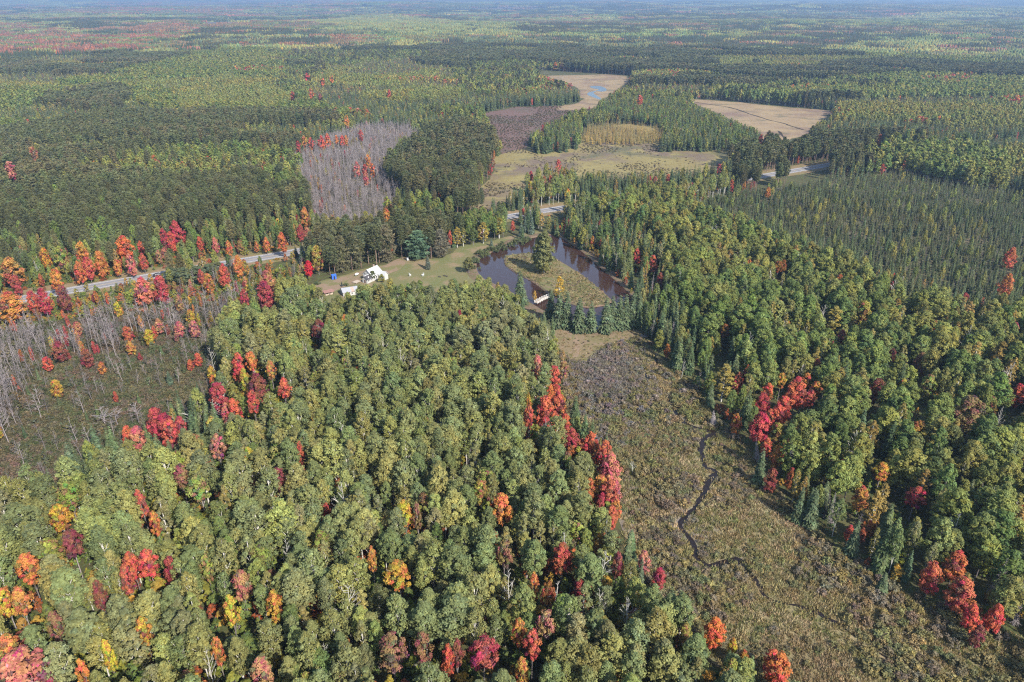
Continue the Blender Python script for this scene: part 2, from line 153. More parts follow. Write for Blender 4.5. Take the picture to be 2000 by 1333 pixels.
SPECIAL=[(-88.7, 139.2, 14.0, 3.1, 'r', 'm'), (-81.8, 131.5, 14.0, 2.7, 'o', 'm'), (-97.6, 125.0, 14.0, 5.7, 'd', 'm'), (-80.7, 118.2, 14.0, 4.6, 'r', 'm'), (-77.7, 118.8, 14.0, 4.6, 'r', 'm'), (-80.0, 114.0, 14.0, 3.3, 'r', 'm'), (-83.6, 109.9, 14.0, 3.3, 'd', 'm'), (-77.1, 145.2, 14.0, 6.5, 'y2', 'm'), (-68.8, 157.1, 14.0, 4.6, 'y', 'm'), (-79.2, 163.0, 14.0, 4.5, 'p', 'm'), (-83.3, 149.3, 14.0, 4.9, 'b', 'm'), (-56.1, 159.9, 14.0, 2.6, 'r', 'm'), (-58.2, 148.3, 14.0, 3.8, 'd', 'm'), (-55.7, 106.0, 14.0, 3.7, 'y', 'm'), (-47.1, 107.2, 14.0, 4.1, 'yo', 'm'), (-70.2, 100.5, 14.0, 3.5, 'yo', 'm'), (-74.4, 95.3, 14.0, 2.6, 'y', 'm'), (-55.5, 112.4, 14.0, 5.0, 'q', 'm'), (-88.2, 91.2, 15.0, 10.5, 'p', 'm'), (-93.2, 96.2, 14.0, 4.9, 'o', 'm'), (-98.5, 108.0, 14.0, 4.4, 'o', 'm'), (-101.4, 108.0, 14.0, 4.5, 'y', 'm'), (-102.7, 117.7, 14.0, 6.0, 'o', 'm'), (-104.9, 133.8, 14.0, 5.7, 'yo', 'm'), (-107.8, 142.3, 14.0, 5.9, 'y2', 'm'), (-44.9, 91.3, 14.0, 4.9, 'q', 'm'), (-54.4, 95.8, 14.0, 2.2, 'o', 'm'), (-87.8, 101.9, 14.0, 3.9, 'b', 'm'), (-76.7, 90.9, 14.0, 2.8, 'o', 'm'), (-64.6, 117.2, 14.0, 3.4, 'y2', 'm'), (-25.1, 135.6, 14.0, 5.5, 'y', 'm'), (-2.2, 137.9, 14.0, 6.3, 'o', 'm'), (10.9, 120.6, 14.0, 5.3, 'r', 'm'), (1.4, 100.2, 14.0, 3.2, 'o', 'm'), (3.8, 97.3, 14.0, 3.8, 'r', 'm'), (6.3, 102.1, 14.0, 4.1, 'q', 'm'), (-5.3, 95.0, 14.0, 6.4, 'c', 'm'), (-10.2, 95.4, 14.0, 2.9, 'd', 'm'), (-11.6, 94.1, 14.0, 2.9, 'r', 'm'), (-23.7, 115.8, 14.0, 6.6, 'yo', 'm'), (-7.5, 143.3, 14.0, 4.4, 'v', 'm'), (22.3, 150.0, 14.0, 4.8, 'o', 'm'), (-22.1, 95.9, 14.0, 6.5, 'b', 'm'), (-16.8, 96.8, 14.0, 4.4, 'b', 'm'), (7.1, 109.5, 14.0, 3.5, 'do', 'm'), (1.8, 91.4, 14.0, 3.3, 'o', 'm'), (4.6, 112.3, 14.0, 2.5, 'o', 'm'), (-22.1, 134.9, 14.0, 2.5, 'b', 'm'), (-1.8, 121.3, 14.0, 4.2, 'b', 'm'), (-30.1, 120.0, 14.0, 2.6, 'o', 'm'), (13.7, 209.6, 14.0, 5.0, 'r', 'm'), (14.1, 189.7, 14.0, 5.6, 'r', 'm'), (10.0, 184.6, 14.0, 6.4, 'r', 'm'), (5.0, 185.5, 14.0, 2.8, 'yo', 'm'), (4.9, 178.3, 14.0, 3.9, 'r', 'm'), (17.6, 217.7, 14.0, 3.8, 'q', 'm'), (8.4, 210.6, 14.0, 4.4, 'p', 'm'), (16.9, 171.5, 14.0, 5.2, 'c', 'm'), (21.9, 169.5, 14.0, 5.2, 'r', 'm'), (25.1, 163.9, 14.0, 5.6, 'r', 'm'), (26.0, 156.2, 14.0, 6.3, 'p', 'm'), (24.2, 146.6, 14.0, 5.8, 'r', 'm'), (22.6, 151.3, 14.0, 4.5, 'o', 'm'), (24.2, 141.2, 14.0, 3.8, 'r', 'm'), (24.5, 133.4, 14.0, 2.5, 'o', 'm'), (29.9, 126.1, 14.0, 3.4, 'p', 'm'), (32.2, 120.5, 14.0, 3.5, 'c', 'm'), (24.0, 124.0, 14.0, 3.1, 'do', 'm'), (22.5, 118.3, 14.0, 3.0, 'd', 'm'), (40.4, 105.2, 9.1, 5.2, 'ro', 'm'), (44.8, 99.7, 10.5, 2.9, 'yo', 'm'), (50.0, 98.9, 10.5, 3.4, 'r', 'm'), (49.5, 95.1, 10.5, 5.7, 'ro', 'm'), (43.5, 102.7, 10.5, 2.2, 'y', 'm'), (74.2, 208.2, 10.5, 4.2, 'r', 'm'), (86.6, 204.4, 10.5, 3.9, 'yo', 'm'), (87.6, 194.4, 14.3, 8.2, 'r', 'm'), (94.4, 204.4, 10.5, 4.3, 'ro', 'm'), (95.9, 198.7, 10.5, 4.6, 'o', 'm'), (82.4, 189.3, 10.5, 5.7, 'r', 'm'), (76.8, 191.8, 10.5, 5.0, 'c', 'm'), (71.6, 177.3, 12.1, 6.9, 'c', 'm'), (79.3, 185.2, 10.5, 4.9, 'r', 'm'), (75.5, 174.6, 10.5, 5.0, 'v', 'm'), (73.0, 166.1, 10.5, 4.2, 'o', 'm'), (68.1, 155.8, 10.5, 4.0, 'd', 'm'), (66.8, 183.7, 10.5, 3.8, 'o', 'm'), (68.2, 204.2, 13.8, 7.9, 'v', 'b'), (96.3, 155.3, 10.5, 4.9, 'yo', 'm'), (99.9, 144.7, 10.5, 5.3, 'c', 'm'), (87.4, 146.5, 10.5, 4.6, 'o', 'm'), (80.7, 136.2, 10.5, 2.5, 'r', 'm'), (86.1, 137.9, 10.5, 2.8, 'o', 'm'), (116.3, 201.0, 10.5, 5.9, 'd', 'm'), (158.3, 197.1, 10.5, 5.9, 'r', 'm'), (134.0, 182.3, 15.0, 9.3, 'b', 'm'), (211.3, 289.4, 13.0, 7.4, 'ro', 'm'), (97.6, 122.2, 10.5, 5.5, 'ro', 'm'), (91.1, 119.4, 10.5, 4.8, 'r', 'm'), (94.3, 114.1, 10.6, 6.1, 'r', 'm'), (94.4, 109.3, 10.5, 3.9, 'r', 'm'), (98.5, 108.9, 10.5, 4.2, 'r', 'm'), (93.3, 105.3, 10.5, 3.3, 'd', 'm'), (119.7, 237.4, 10.5, 4.1, 'd', 'm'), (139.2, 218.8, 10.5, 5.6, 'b', 'm'), (133.5, 202.9, 10.6, 6.1, 'y2', 'm'), (136.2, 258.2, 13.2, 7.5, 'v', 'm'), (121.7, 250.3, 14.8, 8.5, 'v', 'b'), (236.2, 326.0, 12.4, 7.1, 'r', 'm'), (78.6, 242.7, 10.5, 3.9, 'do', 'm'), (-222.9, 304.3, 15.0, 12.8, 'o', 'm'), (-215.8, 294.4, 10.4, 6.0, 'c', 'm'), (-220.8, 325.8, 12.2, 7.0, 'yo', 'm'), (-209.5, 320.3, 15.0, 10.1, 'v', 'm'), (-205.8, 330.4, 14.0, 8.0, 'o', 'm'), (-192.3, 310.2, 13.2, 7.6, 'r', 'm'), (-194.9, 307.3, 12.3, 7.0, 'ro', 'm'), (-189.5, 315.9, 14.3, 8.2, 'o', 'm'), (-187.8, 335.5, 15.0, 13.0, 'ro', 'm'), (-176.5, 317.6, 12.2, 7.0, 'p', 'm'), (-173.6, 323.1, 10.5, 6.0, 'r', 'm'), (-185.8, 346.5, 9.1, 5.2, 'r', 'm'), (-182.8, 317.1, 9.5, 5.4, 'o', 'm'), (-180.0, 360.4, 11.4, 6.5, 'c', 'm'), (-173.5, 362.4, 15.0, 10.6, 'c', 'm'), (-172.7, 352.7, 12.1, 6.9, 'r', 'm'), (-141.4, 345.4, 9.7, 5.5, 'o', 'm'), (-124.5, 351.2, 9.6, 5.5, 'o', 'm'), (-114.7, 347.1, 13.3, 7.6, 'ro', 'm'), (-111.4, 368.5, 10.9, 6.2, 'c', 'm'), (-114.0, 389.2, 14.6, 8.3, 'o', 'm'), (-159.1, 354.1, 9.0, 5.2, 'r', 'm'), (-198.2, 295.1, 12.9, 7.4, 'o', 'm'), (-189.5, 318.7, 8.6, 4.9, 'o', 'm'), (-149.7, 349.9, 9.8, 5.6, 'p', 'm'), (-197.4, 262.5, 15.0, 12.3, 'o', 'm'), (-194.1, 271.2, 12.2, 7.0, 'r', 'm'), (-189.1, 270.3, 13.8, 7.9, 'c', 'm'), (-182.7, 273.6, 13.8, 7.9, 'd', 'm'), (-152.6, 278.9, 15.0, 11.0, 'p', 'm'), (-146.4, 281.2, 15.0, 9.0, 'c', 'm'), (-126.7, 299.6, 13.6, 7.8, 'r', 'm'), (-139.8, 305.5, 8.8, 5.0, 'r', 'm'), (-132.0, 294.7, 11.0, 6.3, 'o', 'm'), (-125.7, 314.6, 12.4, 7.1, 'o', 'm'), (-104.1, 287.8, 15.0, 10.1, 'q', 'm'), (-100.8, 274.9, 15.0, 10.2, 'c', 'm'), (-112.0, 280.4, 9.6, 5.5, 'c', 'm'), (-94.0, 315.7, 9.5, 5.9, 'R', 'm'), (-91.2, 322.1, 14.8, 8.5, 'v', 'm'), (-161.5, 223.3, 6.7, 3.8, 'r', 'm'), (-160.3, 229.6, 9.7, 5.6, 'd', 'm'), (-149.3, 226.6, 8.0, 4.6, 'd', 'm'), (-144.9, 247.2, 7.6, 4.4, 'r', 'm'), (-135.7, 244.7, 7.5, 4.3, 'y', 'm'), (-136.4, 254.2, 7.7, 4.4, 'q', 'm'), (-127.4, 251.5, 7.5, 4.3, 'p', 'm'), (-121.1, 250.6, 8.2, 4.7, 'p', 'm'), (-127.4, 262.4, 7.8, 4.4, 'yo', 'm'), (-138.7, 236.3, 6.6, 3.8, 'o', 'm'), (-141.7, 221.4, 5.7, 3.3, 'ro', 'm'), (-148.0, 205.2, 7.6, 4.3, 'yo', 'm'), (-110.9, 227.4, 6.2, 3.5, 'r', 'm'), (-112.6, 224.6, 5.0, 2.7, 'r', 'm'), (-101.0, 214.7, 14.0, 3.7, 'yo', 'm'), (-160.5, 271.1, 7.5, 4.3, 'y', 'm'), (-136.7, 274.8, 8.9, 5.1, 'q', 'm'), (-166.7, 252.0, 7.2, 4.1, 'q', 'm'), (-90.4, 211.7, 14.0, 4.7, 'r', 'm'), (-84.2, 200.6, 14.0, 3.8, 'yo', 'm'), (-87.5, 205.0, 14.0, 4.6, 'r', 'm'), (-86.5, 213.2, 14.0, 4.0, 'o', 'm'), (-79.7, 197.6, 14.0, 7.5, 'd', 'm'), (-77.4, 187.0, 14.0, 4.6, 'r', 'm'), (-70.5, 195.0, 14.0, 4.7, 'r', 'm'), (-90.8, 194.0, 14.0, 6.1, 'c', 'm'), (-84.1, 188.2, 14.0, 5.0, 'r', 'm'), (-87.1, 189.4, 14.0, 4.0, 'p', 'm'), (-110.2, 175.3, 14.0, 4.3, 'r', 'm'), (-103.7, 179.7, 14.0, 6.0, 'c', 'm'), (-99.9, 177.7, 14.0, 5.6, 'c', 'm'), (-96.6, 179.4, 14.0, 4.6, 'c', 'm'), (-97.2, 174.2, 14.0, 5.5, 'r', 'm'), (-106.0, 173.1, 14.0, 4.9, 'p', 'm'), (-70.4, 238.6, 14.0, 5.8, 'd', 'm'), (-99.6, 211.4, 14.0, 2.9, 'ro', 'm'), (-77.8, 206.4, 14.0, 3.8, 'o', 'm'), (-110.3, 515.3, 13.3, 7.6, 'p', 'm'), (-105.1, 519.8, 10.7, 6.1, 'c', 'm'), (-107.1, 543.9, 12.6, 7.2, 'o', 'm'), (-99.3, 516.1, 12.0, 6.8, 'ro', 'm'), (-99.6, 492.1, 11.5, 6.6, 'p', 'm'), (-174.4, 600.3, 12.6, 7.2, 'c', 'm'), (-178.0, 631.7, 11.5, 6.6, 'o', 'm'), (-167.1, 613.0, 12.8, 7.3, 'r', 'm'), (-157.6, 609.6, 15.0, 9.0, 'r', 'm'), (-155.7, 623.0, 14.5, 8.3, 'ro', 'm'), (-152.0, 640.1, 9.9, 5.7, 'o', 'm'), (-145.3, 632.2, 11.4, 6.5, 'r', 'm'), (-141.8, 632.2, 11.4, 6.5, 'o', 'm'), (-159.3, 720.0, 14.8, 8.4, 'o', 'm'), (-133.6, 655.8, 11.8, 6.7, 'c', 'm'), (-15.9, 524.2, 9.3, 5.3, 'c', 'm'), (-14.7, 550.1, 8.4, 4.8, 'd', 'm'), (-55.6, 486.4, 8.7, 5.0, 'ro', 'm'), (-47.1, 461.4, 7.1, 4.1, 'o', 'm'), (-72.8, 414.2, 14.0, 8.0, 'v', 'm'), (-71.4, 400.9, 10.5, 6.0, 'o', 'm'), (-301.6, 1128.9, 15.0, 11.6, 'r', 'm'), (-246.8, 933.9, 15.0, 11.0, 'r', 'm'), (-262.7, 909.2, 15.0, 9.4, 'c', 'm'), (-262.7, 1060.2, 15.0, 9.3, 'r', 'm'), (-257.4, 1093.5, 15.0, 9.6, 'ro', 'm'), (-231.2, 912.4, 11.7, 6.7, 'c', 'm'), (13.2, 504.0, 9.0, 5.1, 'c', 'm'), (34.2, 540.7, 9.6, 5.5, 'r', 'm'), (26.1, 497.1, 7.6, 4.3, 'r', 'm'), (213.5, 633.3, 11.8, 6.7, 'c', 'm'), (313.6, 631.0, 12.4, 7.1, 'ro', 'm'), (29.0, 702.9, 8.8, 5.0, 'c', 'm'), (51.0, 639.7, 8.1, 4.6, 'd', 'm'), (65.9, 301.4, 9.0, 5.1, 'd', 'm'), (60.9, 335.1, 8.9, 5.1, 'r', 'm'), (66.0, 320.6, 10.3, 5.9, 'r', 'm'), (46.3, 359.1, 6.6, 3.8, 'r', 'm'), (-151.1, 933.6, 14.2, 8.1, 'r', 'm'), (218.5, 579.7, 9.4, 5.3, 'd', 'm'), (151.3, 530.5, 8.4, 4.8, 'c', 'm'), (147.5, 872.0, 15.0, 10.1, 'r', 'm'), (163.8, 458.6, 8.7, 5.0, 'o', 'm'), (121.7, 312.5, 10.5, 5.5, 'do', 'm'), (130.4, 221.8, 10.5, 3.6, 'd', 'm'), (124.5, 313.9, 10.5, 4.5, 'do', 'm'), (12.3, 200.2, 14.0, 3.9, 'ro', 'm'), (14.3, 202.2, 14.0, 3.6, 'r', 'm'), (15.6, 195.6, 14.0, 3.5, 'o', 'm'), (15.7, 184.0, 14.0, 3.7, 'ro', 'm'), (15.9, 177.7, 14.0, 3.6, 'r', 'm'), (19.4, 170.2, 14.0, 3.8, 'r', 'm'), (23.6, 167.2, 14.0, 4.0, 'ro', 'm'), (25.6, 159.9, 14.0, 4.2, 'r', 'm'), (26.5, 150.2, 14.0, 4.0, 'p', 'm'), (25.9, 144.5, 14.0, 3.4, 'ro', 'm'), (80.4, 197.8, 10.5, 4.4, 'ro', 'm'), (85.5, 193.9, 10.5, 4.4, 'r', 'm'), (77.1, 184.9, 10.5, 4.2, 'r', 'm'), (71.9, 171.2, 10.5, 3.7, 'ro', 'm'), (91.6, 193.3, 10.5, 4.1, 'r', 'm'), (6.7, 420.5, 5.4, 3.1, 'r', 'm'), (-366.0, 560.7, 15.0, 12.5, 'q', 'm'), (-350.0, 506.9, 15.0, 13.3, 'p', 'm'), (-130.2, 352.7, 6.8, 3.9, 'o', 'm'), (-170.8, 333.1, 8.7, 5.0, 'q', 'm')]

ZP = {}
for z, p in ZONES: ZP.setdefault(z, []).append(p)
ROADL = smooth_line(ROAD, 2)
POND = smooth_line(ZP['pond'][0], 2, True); ISLAND = smooth_line(ZP['island'][0], 2, True)
BROOKL = [smooth_line(b, 2) for b in BROOK]
CREEKL = [smooth_line(b, 2) for b in CREEK]

# ------------------------------------------------------------------ materials
def new_mat(name):
    m = bpy.data.materials.new(name); m.use_nodes = True; m.node_tree.nodes.clear()
    return m, m.node_tree.nodes, m.node_tree.links
def ramp(n, l, src, stops):
    r = n.new('ShaderNodeValToRGB'); e = r.color_ramp.elements
    while len(e) < len(stops): e.new(0.5)
    for k, (p, c) in enumerate(stops): e[k].position = p; e[k].color = (*c, 1)
    l.new(src, r.inputs[0]); return r.outputs[0]
def noise(n, l, scale, detail=4, rough=.6, vec=None, dist=0.0):
    t = n.new('ShaderNodeTexNoise'); t.inputs['Scale'].default_value = scale; t.inputs['Detail'].default_value = detail
    t.inputs['Roughness'].default_value = rough; t.inputs['Distortion'].default_value = dist
    if vec is not None: l.new(vec, t.inputs['Vector'])
    return t.outputs['Fac']
def mixc(n, l, fac, a, b, mode='MIX'):
    m = n.new('ShaderNodeMix'); m.data_type = 'RGBA'; m.blend_type = mode
    if isinstance(fac, float): m.inputs[0].default_value = fac
    else: l.new(fac, m.inputs[0])
    for s, i in ((a, 6), (b, 7)):
        if isinstance(s, tuple): m.inputs[i].default_value = (*s, 1)
        else: l.new(s, m.inputs[i])
    return m.outputs[2]
def out(n, l, sh):
    o = n.new('ShaderNodeOutputMaterial'); l.new(sh, o.inputs['Surface'])
def leaf_material(name, transl=.3, rough=.55, spec=.25):
    m, n, l = new_mat(name)
    a = n.new('ShaderNodeAttribute'); a.attribute_type = 'INSTANCER'; a.attribute_name = 'tint'
    v = n.new('ShaderNodeAttribute'); v.attribute_type = 'GEOMETRY'; v.attribute_name = 'var'
    c = mixc(n, l, 1.0, a.outputs['Color'], v.outputs['Color'], 'MULTIPLY')
    p = n.new('ShaderNodeBsdfPrincipled'); l.new(c, p.inputs['Base Color']); p.inputs['Roughness'].default_value = rough
    p.inputs['Specular IOR Level'].default_value = spec
    t = n.new('ShaderNodeBsdfTranslucent'); c2 = mixc(n, l, 1.0, c, (1.25, 1.2, .6), 'MULTIPLY'); l.new(c2, t.inputs['Color'])
    mx = n.new('ShaderNodeMixShader'); mx.inputs[0].default_value = transl
    l.new(p.outputs[0], mx.inputs[1]); l.new(t.outputs[0], mx.inputs[2]); out(n, l, mx.outputs[0]); return m
def solid(name, col, rough=.7, spec=.3, var=.15, scale=3.0, metal=0.0, bump=0.0, each=0.0):
    m, n, l = new_mat(name)
    tc = n.new('ShaderNodeTexCoord')
    f = noise(n, l, scale, 5, .65, tc.outputs['Object'])
    c = ramp(n, l, f, [(.3, tuple(max(0, x * (1 - var)) for x in col)), (.7, tuple(min(1, x * (1 + var)) for x in col))])
    if each:
        oi = n.new('ShaderNodeObjectInfo'); mr = n.new('ShaderNodeMapRange'); mr.inputs[3].default_value = 1 - each; mr.inputs[4].default_value = 1 + each
        l.new(oi.outputs['Random'], mr.inputs[0]); cc = n.new('ShaderNodeCombineColor')
        for k in range(3): l.new(mr.outputs[0], cc.inputs[k])
        c = mixc(n, l, 1.0, c, cc.outputs[0], 'MULTIPLY')
    p = n.new('ShaderNodeBsdfPrincipled'); l.new(c, p.inputs['Base Color']); p.inputs['Roughness'].default_value = rough
    p.inputs['Specular IOR Level'].default_value = spec; p.inputs['Metallic'].default_value = metal
    if bump:
        b = n.new('ShaderNodeBump'); b.inputs['Strength'].default_value = bump; l.new(f, b.inputs['Height']); l.new(b.outputs[0], p.inputs['Normal'])
    out(n, l, p.outputs[0]); return m
def ground_mat(name, layers, rough=.9):
    """layers: [(scale, detail, lo, hi, colour)], first entry colour is the base"""
    m, n, l = new_mat(name)
    g = n.new('ShaderNodeNewGeometry').outputs['Position']
    c = layers[0][4]
    for k, (s, d, lo, hi, col) in enumerate(layers[1:]):
        mp = n.new('ShaderNodeMapping'); l.new(g, mp.inputs[0]); mp.inputs['Location'].default_value = (k * 37.7, k * 11.3, 0)
        f = noise(n, l, s, d, .62, mp.outputs[0])
        r = n.new('ShaderNodeMapRange'); r.inputs[1].default_value = lo; r.inputs[2].default_value = hi; l.new(f, r.inputs[0])
        c = mixc(n, l, r.outputs[0], c, col)
    p = n.new('ShaderNodeBsdfPrincipled'); l.new(c, p.inputs['Base Color']); p.inputs['Roughness'].default_value = rough
    p.inputs['Specular IOR Level'].default_value = .15
    b = n.new('ShaderNodeBump'); b.inputs['Strength'].default_value = .5; b.inputs['Distance'].default_value = .15
    l.new(noise(n, l, 1.6, 5, .7, g), b.inputs['Height']); l.new(b.outputs[0], p.inputs['Normal'])
    out(n, l, p.outputs[0]); return m
M = {}
M['leaf'] = leaf_material('foliage', .34, .6, .08)
M['needle'] = leaf_material('needles', .10, .7, .06)
M['dry'] = leaf_material('dry_grass', .25, .8, .1)
M['bark_white'] = solid('bark_white', (.42, .40, .36), .8, .2, .3, 2.0)
M['bark_grey'] = solid('bark_grey', (.185, .160, .156), .9, .1, .25, 2.0, each=.38)
M['bark_brown'] = solid('bark_brown', (.16, .11, .085), .9, .1, .3, 2.0)
M['floor'] = ground_mat('forest_floor', [(0, 0, 0, 0, (.05, .045, .022)), (.35, 4, .42, .6, (.06, .075, .025)), (1.4, 4, .55, .7, (.12, .075, .03)), (.05, 3, .5, .7, (.09, .08, .035))])
M['meadow'] = ground_mat('meadow_sedge', [(0, 0, 0, 0, (.14, .12, .058)), (.045, 4, .45, .6, (.21, .165, .09)), (.02, 3, .52, .64, (.15, .125, .10)), (.25, 5, .5, .66, (.095, .10, .045)), (1.1, 4, .56, .7, (.28, .22, .13))])
M['bog'] = ground_mat('bog_moss', [(0, 0, 0, 0, (.075, .07, .035)), (.06, 4, .45, .62, (.11, .085, .05)), (.5, 5, .5, .66, (.055, .065, .028))])
M['lawn'] = ground_mat('lawn_grass', [(0, 0, 0, 0, (.125, .115, .050)), (.05, 3, .45, .6, (.105, .112, .042)), (.09, 4, .50, .62, (.185, .135, .080)), (.8, 4, .5, .7, (.14, .13, .058))])
M['dirt'] = ground_mat('bare_dirt', [(0, 0, 0, 0, (.18, .13, .085)), (.3, 4, .45, .62, (.20, .14, .095)), (.15, 4, .48, .6, (.13, .12, .052))])
M['verge'] = ground_mat('verge_grass', [(0, 0, 0, 0, (.17, .125, .065)), (.07, 3, .45, .6, (.13, .12, .048)), (.4, 4, .5, .66, (.22, .14, .085))])
M['tan'] = ground_mat('tan_sedge', [(0, 0, 0, 0, (.21, .15, .088)), (.03, 4, .45, .6, (.24, .175, .095)), (.011, 4, .5, .6, (.15, .10, .072)), (.05, 5, .54, .64, (.13, .105, .06)), (.3, 4, .55, .7, (.17, .125, .07))])
M['brownbog'] = ground_mat('leatherleaf_bog', [(0, 0, 0, 0, (0.119, 0.073, 0.059)), (.02, 4, .5, .66, (0.084, 0.070, 0.049)), (.2, 4, .5, .7, (0.091, 0.063, 0.052))])
M['ochre'] = ground_mat('ochre_sedge', [(0, 0, 0, 0, (.18, .145, .058)), (.014, 4, .47, .58, (.125, .092, .066)), (.05, 4, .5, .62, (.20, .165, .064)), (.02, 5, .55, .65, (.08, .078, .042)), (.25, 4, .55, .7, (.10, .08, .045))])
M['islandgrass'] = ground_mat('island_grass', [(0, 0, 0, 0, (0.136, 0.116, 0.056)), (.09, 4, .45, .6, (0.104, 0.104, 0.040)), (.4, 5, .5, .66, (0.160, 0.112, 0.072))])
M['berm'] = ground_mat('berm_grass', [(0, 0, 0, 0, (.165, .125, .072)), (.1, 4, .45, .6, (.125, .11, .05)), (.3, 4, .5, .62, (.18, .13, .085)), (.9, 4, .55, .7, (.11, .10, .045))])
M['mud'] = ground_mat('bank_mud', [(0, 0, 0, 0, (0.128, 0.088, 0.060)), (.3, 4, .45, .6, (0.096, 0.088, 0.040)), (1.2, 4, .5, .7, (0.176, 0.120, 0.080))])
M['asphalt'] = ground_mat('asphalt', [(0, 0, 0, 0, (0.168, 0.164, 0.172)), (.15, 4, .4, .65, (0.192, 0.188, 0.192)), (2.0, 4, .5, .7, (0.152, 0.148, 0.156))], .85)
M['gravel'] = ground_mat('gravel', [(0, 0, 0, 0, (0.252, 0.231, 0.217)), (1.5, 4, .45, .6, (0.196, 0.175, 0.154))])
M['paint'] = solid('road_paint', (.72, .72, .70), .7, .3, .12, .6)
M['paint_y'] = solid('road_paint_yellow', (.6, .42, .12), .7, .3, .15, .6)
def water_mat(name, col, rough, bscale, bstr):
    m, n, l = new_mat(name)
    p = n.new('ShaderNodeBsdfPrincipled'); p.inputs['Base Color'].default_value = (*col, 1); p.inputs['Roughness'].default_value = rough
    p.inputs['IOR'].default_value = 1.333; p.inputs['Specular IOR Level'].default_value = .5
    g = n.new('ShaderNodeNewGeometry').outputs['Position']
    b = n.new('ShaderNodeBump'); b.inputs['Strength'].default_value = bstr; b.inputs['Distance'].default_value = .05
    l.new(noise(n, l, bscale, 3, .5, g), b.inputs['Height']); l.new(b.outputs[0], p.inputs['Normal'])
    out(n, l, p.outputs[0]); return m
M['pond'] = water_mat('pond_water', (.035, .018, .014), .04, 1.2, .10)
M['brook'] = water_mat('brook_water', (.014, .009, .007), .22, 2.0, .15)
M['creek'] = water_mat('creek_water', (.03, .035, .05), .25, 1.0, .2)

# ------------------------------------------------------------------ mesh helpers
def mesh_from(name, parts, mats):
    """parts: [(V (n,3), F (m,k), material index, C (m,3) or None)] -> one mesh"""
    me = bpy.data.meshes.new(name)
    V, loops, starts, totals, mi, C = [], [], [], [], [], []
    off = 0; lo = 0
    for v, f, k, c in parts:
        v = np.asarray(v, np.float32); f = np.asarray(f, np.int32)
        if len(f) == 0: continue
        V.append(v); loops.append((f + off).ravel()); n, w = f.shape
        starts.append(lo + np.arange(n) * w); totals.append(np.full(n, w)); mi.append(np.full(n, k))
        C.append(np.ones((n, 3)) if c is None else np.asarray(c)); off += len(v); lo += n * w
    V = np.concatenate(V); loops = np.concatenate(loops); starts = np.concatenate(starts); mi = np.concatenate(mi); C = np.concatenate(C)
    me.vertices.add(len(V)); me.vertices.foreach_set('co', V.ravel())
    me.loops.add(len(loops)); me.loops.foreach_set('vertex_index', loops.astype(np.int32))
    me.polygons.add(len(starts)); me.polygons.foreach_set('loop_start', starts.astype(np.int32))
    me.polygons.foreach_set('material_index', mi.astype(np.int32))
    a = me.attributes.new('var', 'FLOAT_COLOR', 'FACE')
    a.data.foreach_set('color', np.concatenate([C, np.ones((len(C), 1))], 1).astype(np.float32).ravel())
    for m in mats: me.materials.append(m)
    me.update(calc_edges=True); return me
def nrm(v): return v / np.maximum(np.linalg.norm(v, axis=1, keepdims=True), 1e-6)
def leaves(C, N, sz, asp, g):
    """rhombic leaf sprays at C facing N"""
    n = len(C); r = nrm(g.normal(size=(n, 3))); t = nrm(np.cross(N, r)); b = np.cross(N, t)
    h = (np.asarray(sz) * .62).reshape(-1, 1) * np.ones((n, 1))
    V = np.stack([C + b * h, C + t * h * asp, C - b * h, C - t * h * asp], 1).reshape(-1, 3)
    return V, np.arange(n * 4).reshape(n, 4)
def tube(path, radii, sides=5):
    P = np.asarray(path, float); n = len(P); V = []
    for i in range(n):
        d = P[min(i + 1, n - 1)] - P[max(i - 1, 0)]; d = d / (np.linalg.norm(d) + 1e-9)
        r = np.array([1, 0, 0]) if abs(d[0]) < .8 else np.array([0, 1, 0]); u = np.cross(d, r); u /= np.linalg.norm(u); w = np.cross(d, u)
        a = np.arange(sides) * 2 * math.pi / sides
        V.append(P[i] + radii[i] * (np.cos(a)[:, None] * u + np.sin(a)[:, None] * w))
    Fq = [(i * sides + k, i * sides + (k + 1) % sides, (i + 1) * sides + (k + 1) % sides, (i + 1) * sides + k) for i in range(n - 1) for k in range(sides)]
    return np.concatenate(V), np.array(Fq)
def merge_tubes(ts):
    V, Fs, o = [], [], 0
    for v, f in ts: V.append(v); Fs.append(f + o); o += len(v)
    return np.concatenate(V), np.concatenate(Fs)
def colvar(g, n, lobe, hue, amp):
    """per-leaf colour multipliers; lobe: lobe id per leaf"""
    k = int(lobe.max()) + 1
    L = np.exp(g.normal(0, amp, k))[lobe] * np.exp(g.normal(0, amp, n)); Hh = g.normal(0, hue, k)[lobe] + g.normal(0, hue * .5, n)
    if hue < .3: return np.stack([L * np.exp(Hh * .6), L * np.exp(Hh * .15), L * np.exp(-Hh * .6)], 1)
    c = np.stack([L, L * np.exp(np.clip(Hh * .9, -.9, .28)), L * np.exp(-Hh * .15)], 1)        # turning leaves: some boughs more orange, a few still green
    gr = (g.random(k) < g.uniform(0, .24))[lobe]; c[gr] *= np.array([.50, .80, .9]); return c
